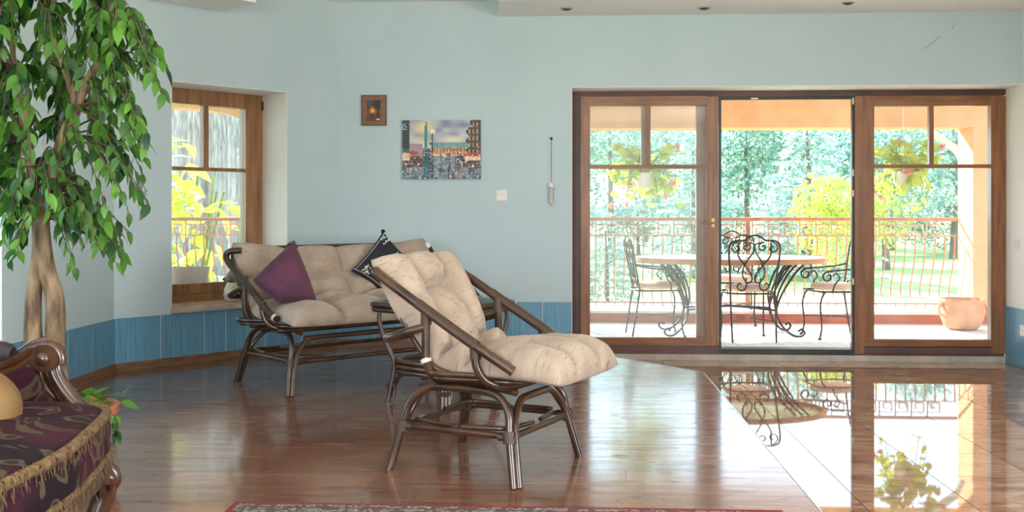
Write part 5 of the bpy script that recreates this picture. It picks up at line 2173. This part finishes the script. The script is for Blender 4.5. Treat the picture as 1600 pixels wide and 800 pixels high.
# back of the settee (left of the picture)
bk = []
for k in range(17):
    t_ = -1 + 2 * k / 16
    bk.append((-.47 - .05 * (1 - t_ * t_), t_ * .84, .62 + .30 * (1 - t_ * t_) ** .6))
MB().tube(bk, .028, 10, smooth=2).build('back_rail', 'carved', stl, True)
v = [(p[0] + .01, p[1], p[2]) for p in bk] + [(-.38, p[1], .42) for p in bk]
v += [(p[0] - .06, p[1], p[2]) for p in bk] + [(-.45, p[1], .42) for p in bk]
m_ = len(bk)
f = [(i, i + 1, m_ + i + 1, m_ + i) for i in range(m_ - 1)] + [(2 * m_ + i + 1, 2 * m_ + i, 3 * m_ + i, 3 * m_ + i + 1) for i in range(m_ - 1)]
f += [(0, m_, 3 * m_, 2 * m_), (m_ - 1, 3 * m_ - 1, 4 * m_ - 1, 2 * m_ - 1)]
MB().add(v, f).build('backrest', 'brocade', stl, True)

gp = thing('round_cushion', 'old gold velvet cushion leaning at the left edge of the settee', 'pillow', tuple(at(-44, 643, 2.95)))
gb = MB().lathe([(.004, -.078), (.05, -.076), (.095, -.062), (.122, -.036), (.130, 0), (.122, .036), (.095, .062), (.05, .076), (.004, .078)], 36)
vs_ = []
for (x, y, z) in gb.v:
    a = math.atan2(y, x)
    q = 1 + .012 * math.sin(9 * a) + .01 * math.sin(5 * a + 1)
    vs_.append((x * q, -z, y * q * .95))
gb.v = vs_
cu = gb.build('cover', 'gold_cushion', gp, True)
pi_ = MB().tube([(.128 * math.cos(2 * PI * k / 40), 0, .122 * math.sin(2 * PI * k / 40)) for k in range(40)], .005, 6, closed=True, smooth=1).build('piping', 'gold_cushion', gp, True)
for o in (cu, pi_):
    o.rotation_euler = (-.30, 0, .45)

# ------------------------------------------------------------------ potted ficus
fd = 4.35
fb_ = at(78, 640, fd)
fic = thing('potted_ficus', 'tall potted ficus tree with twin trunks behind the settee', 'potted tree', (fb_.x, fb_.y, W))
B0 = Vector((fb_.x, fb_.y, W))


def fl(px, py, d=fd):
    return at(px, py, d) - B0


M['fic_pot'] = noise_mat('orange_clay_pot', (0.50, 0.17, 0.07), (0.60, 0.23, 0.10), 8, rough=.6)
M['fic_bark'] = noise_mat('ficus_bark', (0.09, 0.055, 0.030), (0.34, 0.235, 0.14), 9, stretch=(3, 3, .8), rough=.9, bump=.5, bscale=30, detail=8)
M['fic_twig'] = noise_mat('ficus_twig', (0.07, 0.05, 0.03), (0.15, 0.10, 0.06), 20, rough=.8)
MB().lathe([(.17, 0), (.20, .01), (.265, .20), (.275, .205), (.28, .235), (.262, .24), (.25, .215)], 32).build('pot', 'fic_pot', fic, True)
MB().lathe([(.252, .21), (.02, .222)], 24).build('soil', 'soil', fic, True)
MB().tube([fl(60, 660, fd), fl(56, 600), fl(52, 540), fl(52, 470), fl(60, 400), fl(58, 340, fd + .02), fl(52, 290), fl(40, 215), fl(25, 120), fl(12, 20)],
          lambda t: .040 * (1 - t) ** 1.25 + .009, 12, smooth=6).build('trunk', 'fic_bark', fic, True)
MB().tube([fl(80, 660, fd - .02), fl(88, 600), fl(86, 540), fl(86, 470), fl(72, 415, fd - .03), fl(66, 350, fd - .05), fl(72, 300), fl(100, 210), fl(118, 165), fl(102, 110), fl(82, 50), fl(70, -40)],
          lambda t: .043 * (1 - t) ** 1.2 + .009, 12, smooth=6).build('trunk', 'fic_bark', fic, True)
MB().tube([fl(112, 190), fl(135, 130), fl(158, 88), fl(172, 40), fl(176, -30)], lambda t: .018 * (1 - t) + .006, 8).build('branch', 'fic_bark', fic, True)
MB().tube([fl(52, 290), fl(30, 130), fl(5, 92), fl(-60, 70)], lambda t: .016 * (1 - t) + .006, 8).build('branch', 'fic_bark', fic, True)
r = random.Random(17)
lv, lf = leaf_mesh('leaf', 1.0, .245, .16, .22, 6)
M['fic_leaf'] = leaf_mat('ficus_leaf', (0.008, 0.050, 0.016), (0.13, 0.34, 0.035), .30, .33, True)
M['fic_leaf_many'] = leaf_mat('ficus_leaf_many', (0.008, 0.050, 0.016), (0.13, 0.34, 0.035), .30, .33, False)
flm = bpy.data.meshes.new('leaf')
flm.from_pydata(lv, [], lf)
flm.polygons.foreach_set('use_smooth', [True] * len(flm.polygons))
flm.materials.append(M['fic_leaf'])
# twig starts (on the stems) and drooping ends, measured in the picture
ends = []
starts = [(52, 300), (66, 340), (72, 300), (100, 210), (118, 165), (40, 215), (102, 110), (25, 120), (135, 130), (158, 88), (172, 40), (12, 30), (75, 25), (60, 260)]
targets = []
for k in range(310):
    # fill the crown outline
    while True:
        x, y = r.uniform(-130, 265), r.uniform(-70, 425)
        if y < 60:
            lim = 205
        elif y < 130:
            lim = 262
        elif y < 330:
            lim = 238
        else:
            lim = 238 - (y - 330) * .55
        low = 330 if x < 105 else 425
        if x < 38 and y < 425 and x > -5:
            low = 400
        if x < lim - 8 and y < low:
            break
    targets.append((x, y))
targets += [(205, 52), (200, 20), (262, 112), (258, 150), (255, 100), (232, 210), (236, 325), (230, 300), (185, 415), (195, 405), (130, 380), (100, 350), (165, 395), (20, 395), (14, 410), (205, 365), (215, 180), (228, 250), (240, 120), (250, 135), (225, 190), (232, 230), (228, 280), (222, 310), (205, 340), (180, 380), (150, 370), (140, 340), (245, 95), (170, 350)]
tw = MB()
leaves = []
for (x, y) in targets:
    best = min(starts, key=lambda s_: (s_[0] - x) ** 2 + ((s_[1] - (y - 40)) * 1.0) ** 2 + r.uniform(0, 4000))
    dd = r.uniform(-.42, .42)
    if abs(x - best[0]) > 120:
        dd *= .6
    p0, p2 = fl(best[0], best[1], fd), fl(x, y, fd + dd)
    mid = p0.lerp(p2, .55) + Vector((0, 0, .05 + .10 * r.random()))
    pts = catmull([p0, mid, p2], 8)
    tw.tube([p0, mid, p2], lambda t: .0042 * (1 - t) + .0014, 5, smooth=8)
    m_ = len(pts)
    cnt = r.randint(7, 10)
    for j in range(cnt):
        t_ = .38 + .62 * (j + .5) / cnt
        i = min(m_ - 2, int(t_ * (m_ - 1)))
        q = pts[i].lerp(pts[i + 1], t_ * (m_ - 1) - i)
        tdir = (pts[i + 1] - pts[i]).normalized()
        side = tdir.cross(Vector((0, 0, 1)))
        side = side.normalized() if side.length > .1 else Vector((1, 0, 0))
        side *= (1 if j % 2 else -1)
        d = tdir * .5 + side * r.uniform(.2, .7) + Vector((0, 0, -r.uniform(.35, 1.1))) + rdir(r) * .30
        leaves.append((q, d, r.uniform(-1.0, 1.0), r.uniform(.056, .086)))
tw.build('twigs', 'fic_twig', fic, True)['kind'] = 'stuff'


def score(l):
    p = l[0] + B0
    rel = Vector((p.x, p.y, 0))
    dep = -p.x * SY + p.y * CY
    px = 800 + F * (p.x * CY + p.y * SY) / dep
    py = HZ - F * (p.z - H) / dep
    if px < 0 or py < 0:
        return 1e3
    return dep - l[3] * 8


leaves.sort(key=score)
rest = MB()
for k, (q, d, roll, sc_) in enumerate(leaves):
    if k < 295:
        vv = xf([(1, 0, 0), (0, 1, 0), (0, 0, 1)], (0, 0, 0), d, roll)
        m = Matrix((vv[0], vv[1], vv[2])).transposed().to_4x4() @ Matrix.Scale(sc_, 4)
        m.translation = q
        o = link('leaf', flm, None, fic)
        o.matrix_local = m
    else:
        rest.add(xf(lv, q, d, roll, sc_), lf)
o = rest.build('leaf_mass', 'fic_leaf_many', fic, True)
o['kind'] = 'stuff'
# trailing ivy at the foot of the trunks
ivy = MB()
for k in range(80):
    a = r.uniform(0, 2 * PI)
    rad = r.uniform(.08, .30)
    q = Vector((rad * math.cos(a), rad * math.sin(a), .235 + r.uniform(0, .10) * (1 - rad / .4)))
    ivy.add(xf(lv, q, Vector((math.cos(a), math.sin(a), r.uniform(-.3, .6))) + rdir(r) * .5, r.uniform(-1, 1), r.uniform(.05, .085)), lf)
for k in range(10):
    q = fl(r.uniform(172, 186), r.uniform(648, 678), fd - .22)
    ivy.add(xf(lv, q, Vector((.4, -.4, r.uniform(-1.2, -.2))) + rdir(r) * .4, r.uniform(-1, 1), r.uniform(.04, .06)), lf)
o = ivy.build('ground_ivy', 'fic_leaf_many', fic, True)
o['kind'] = 'stuff'
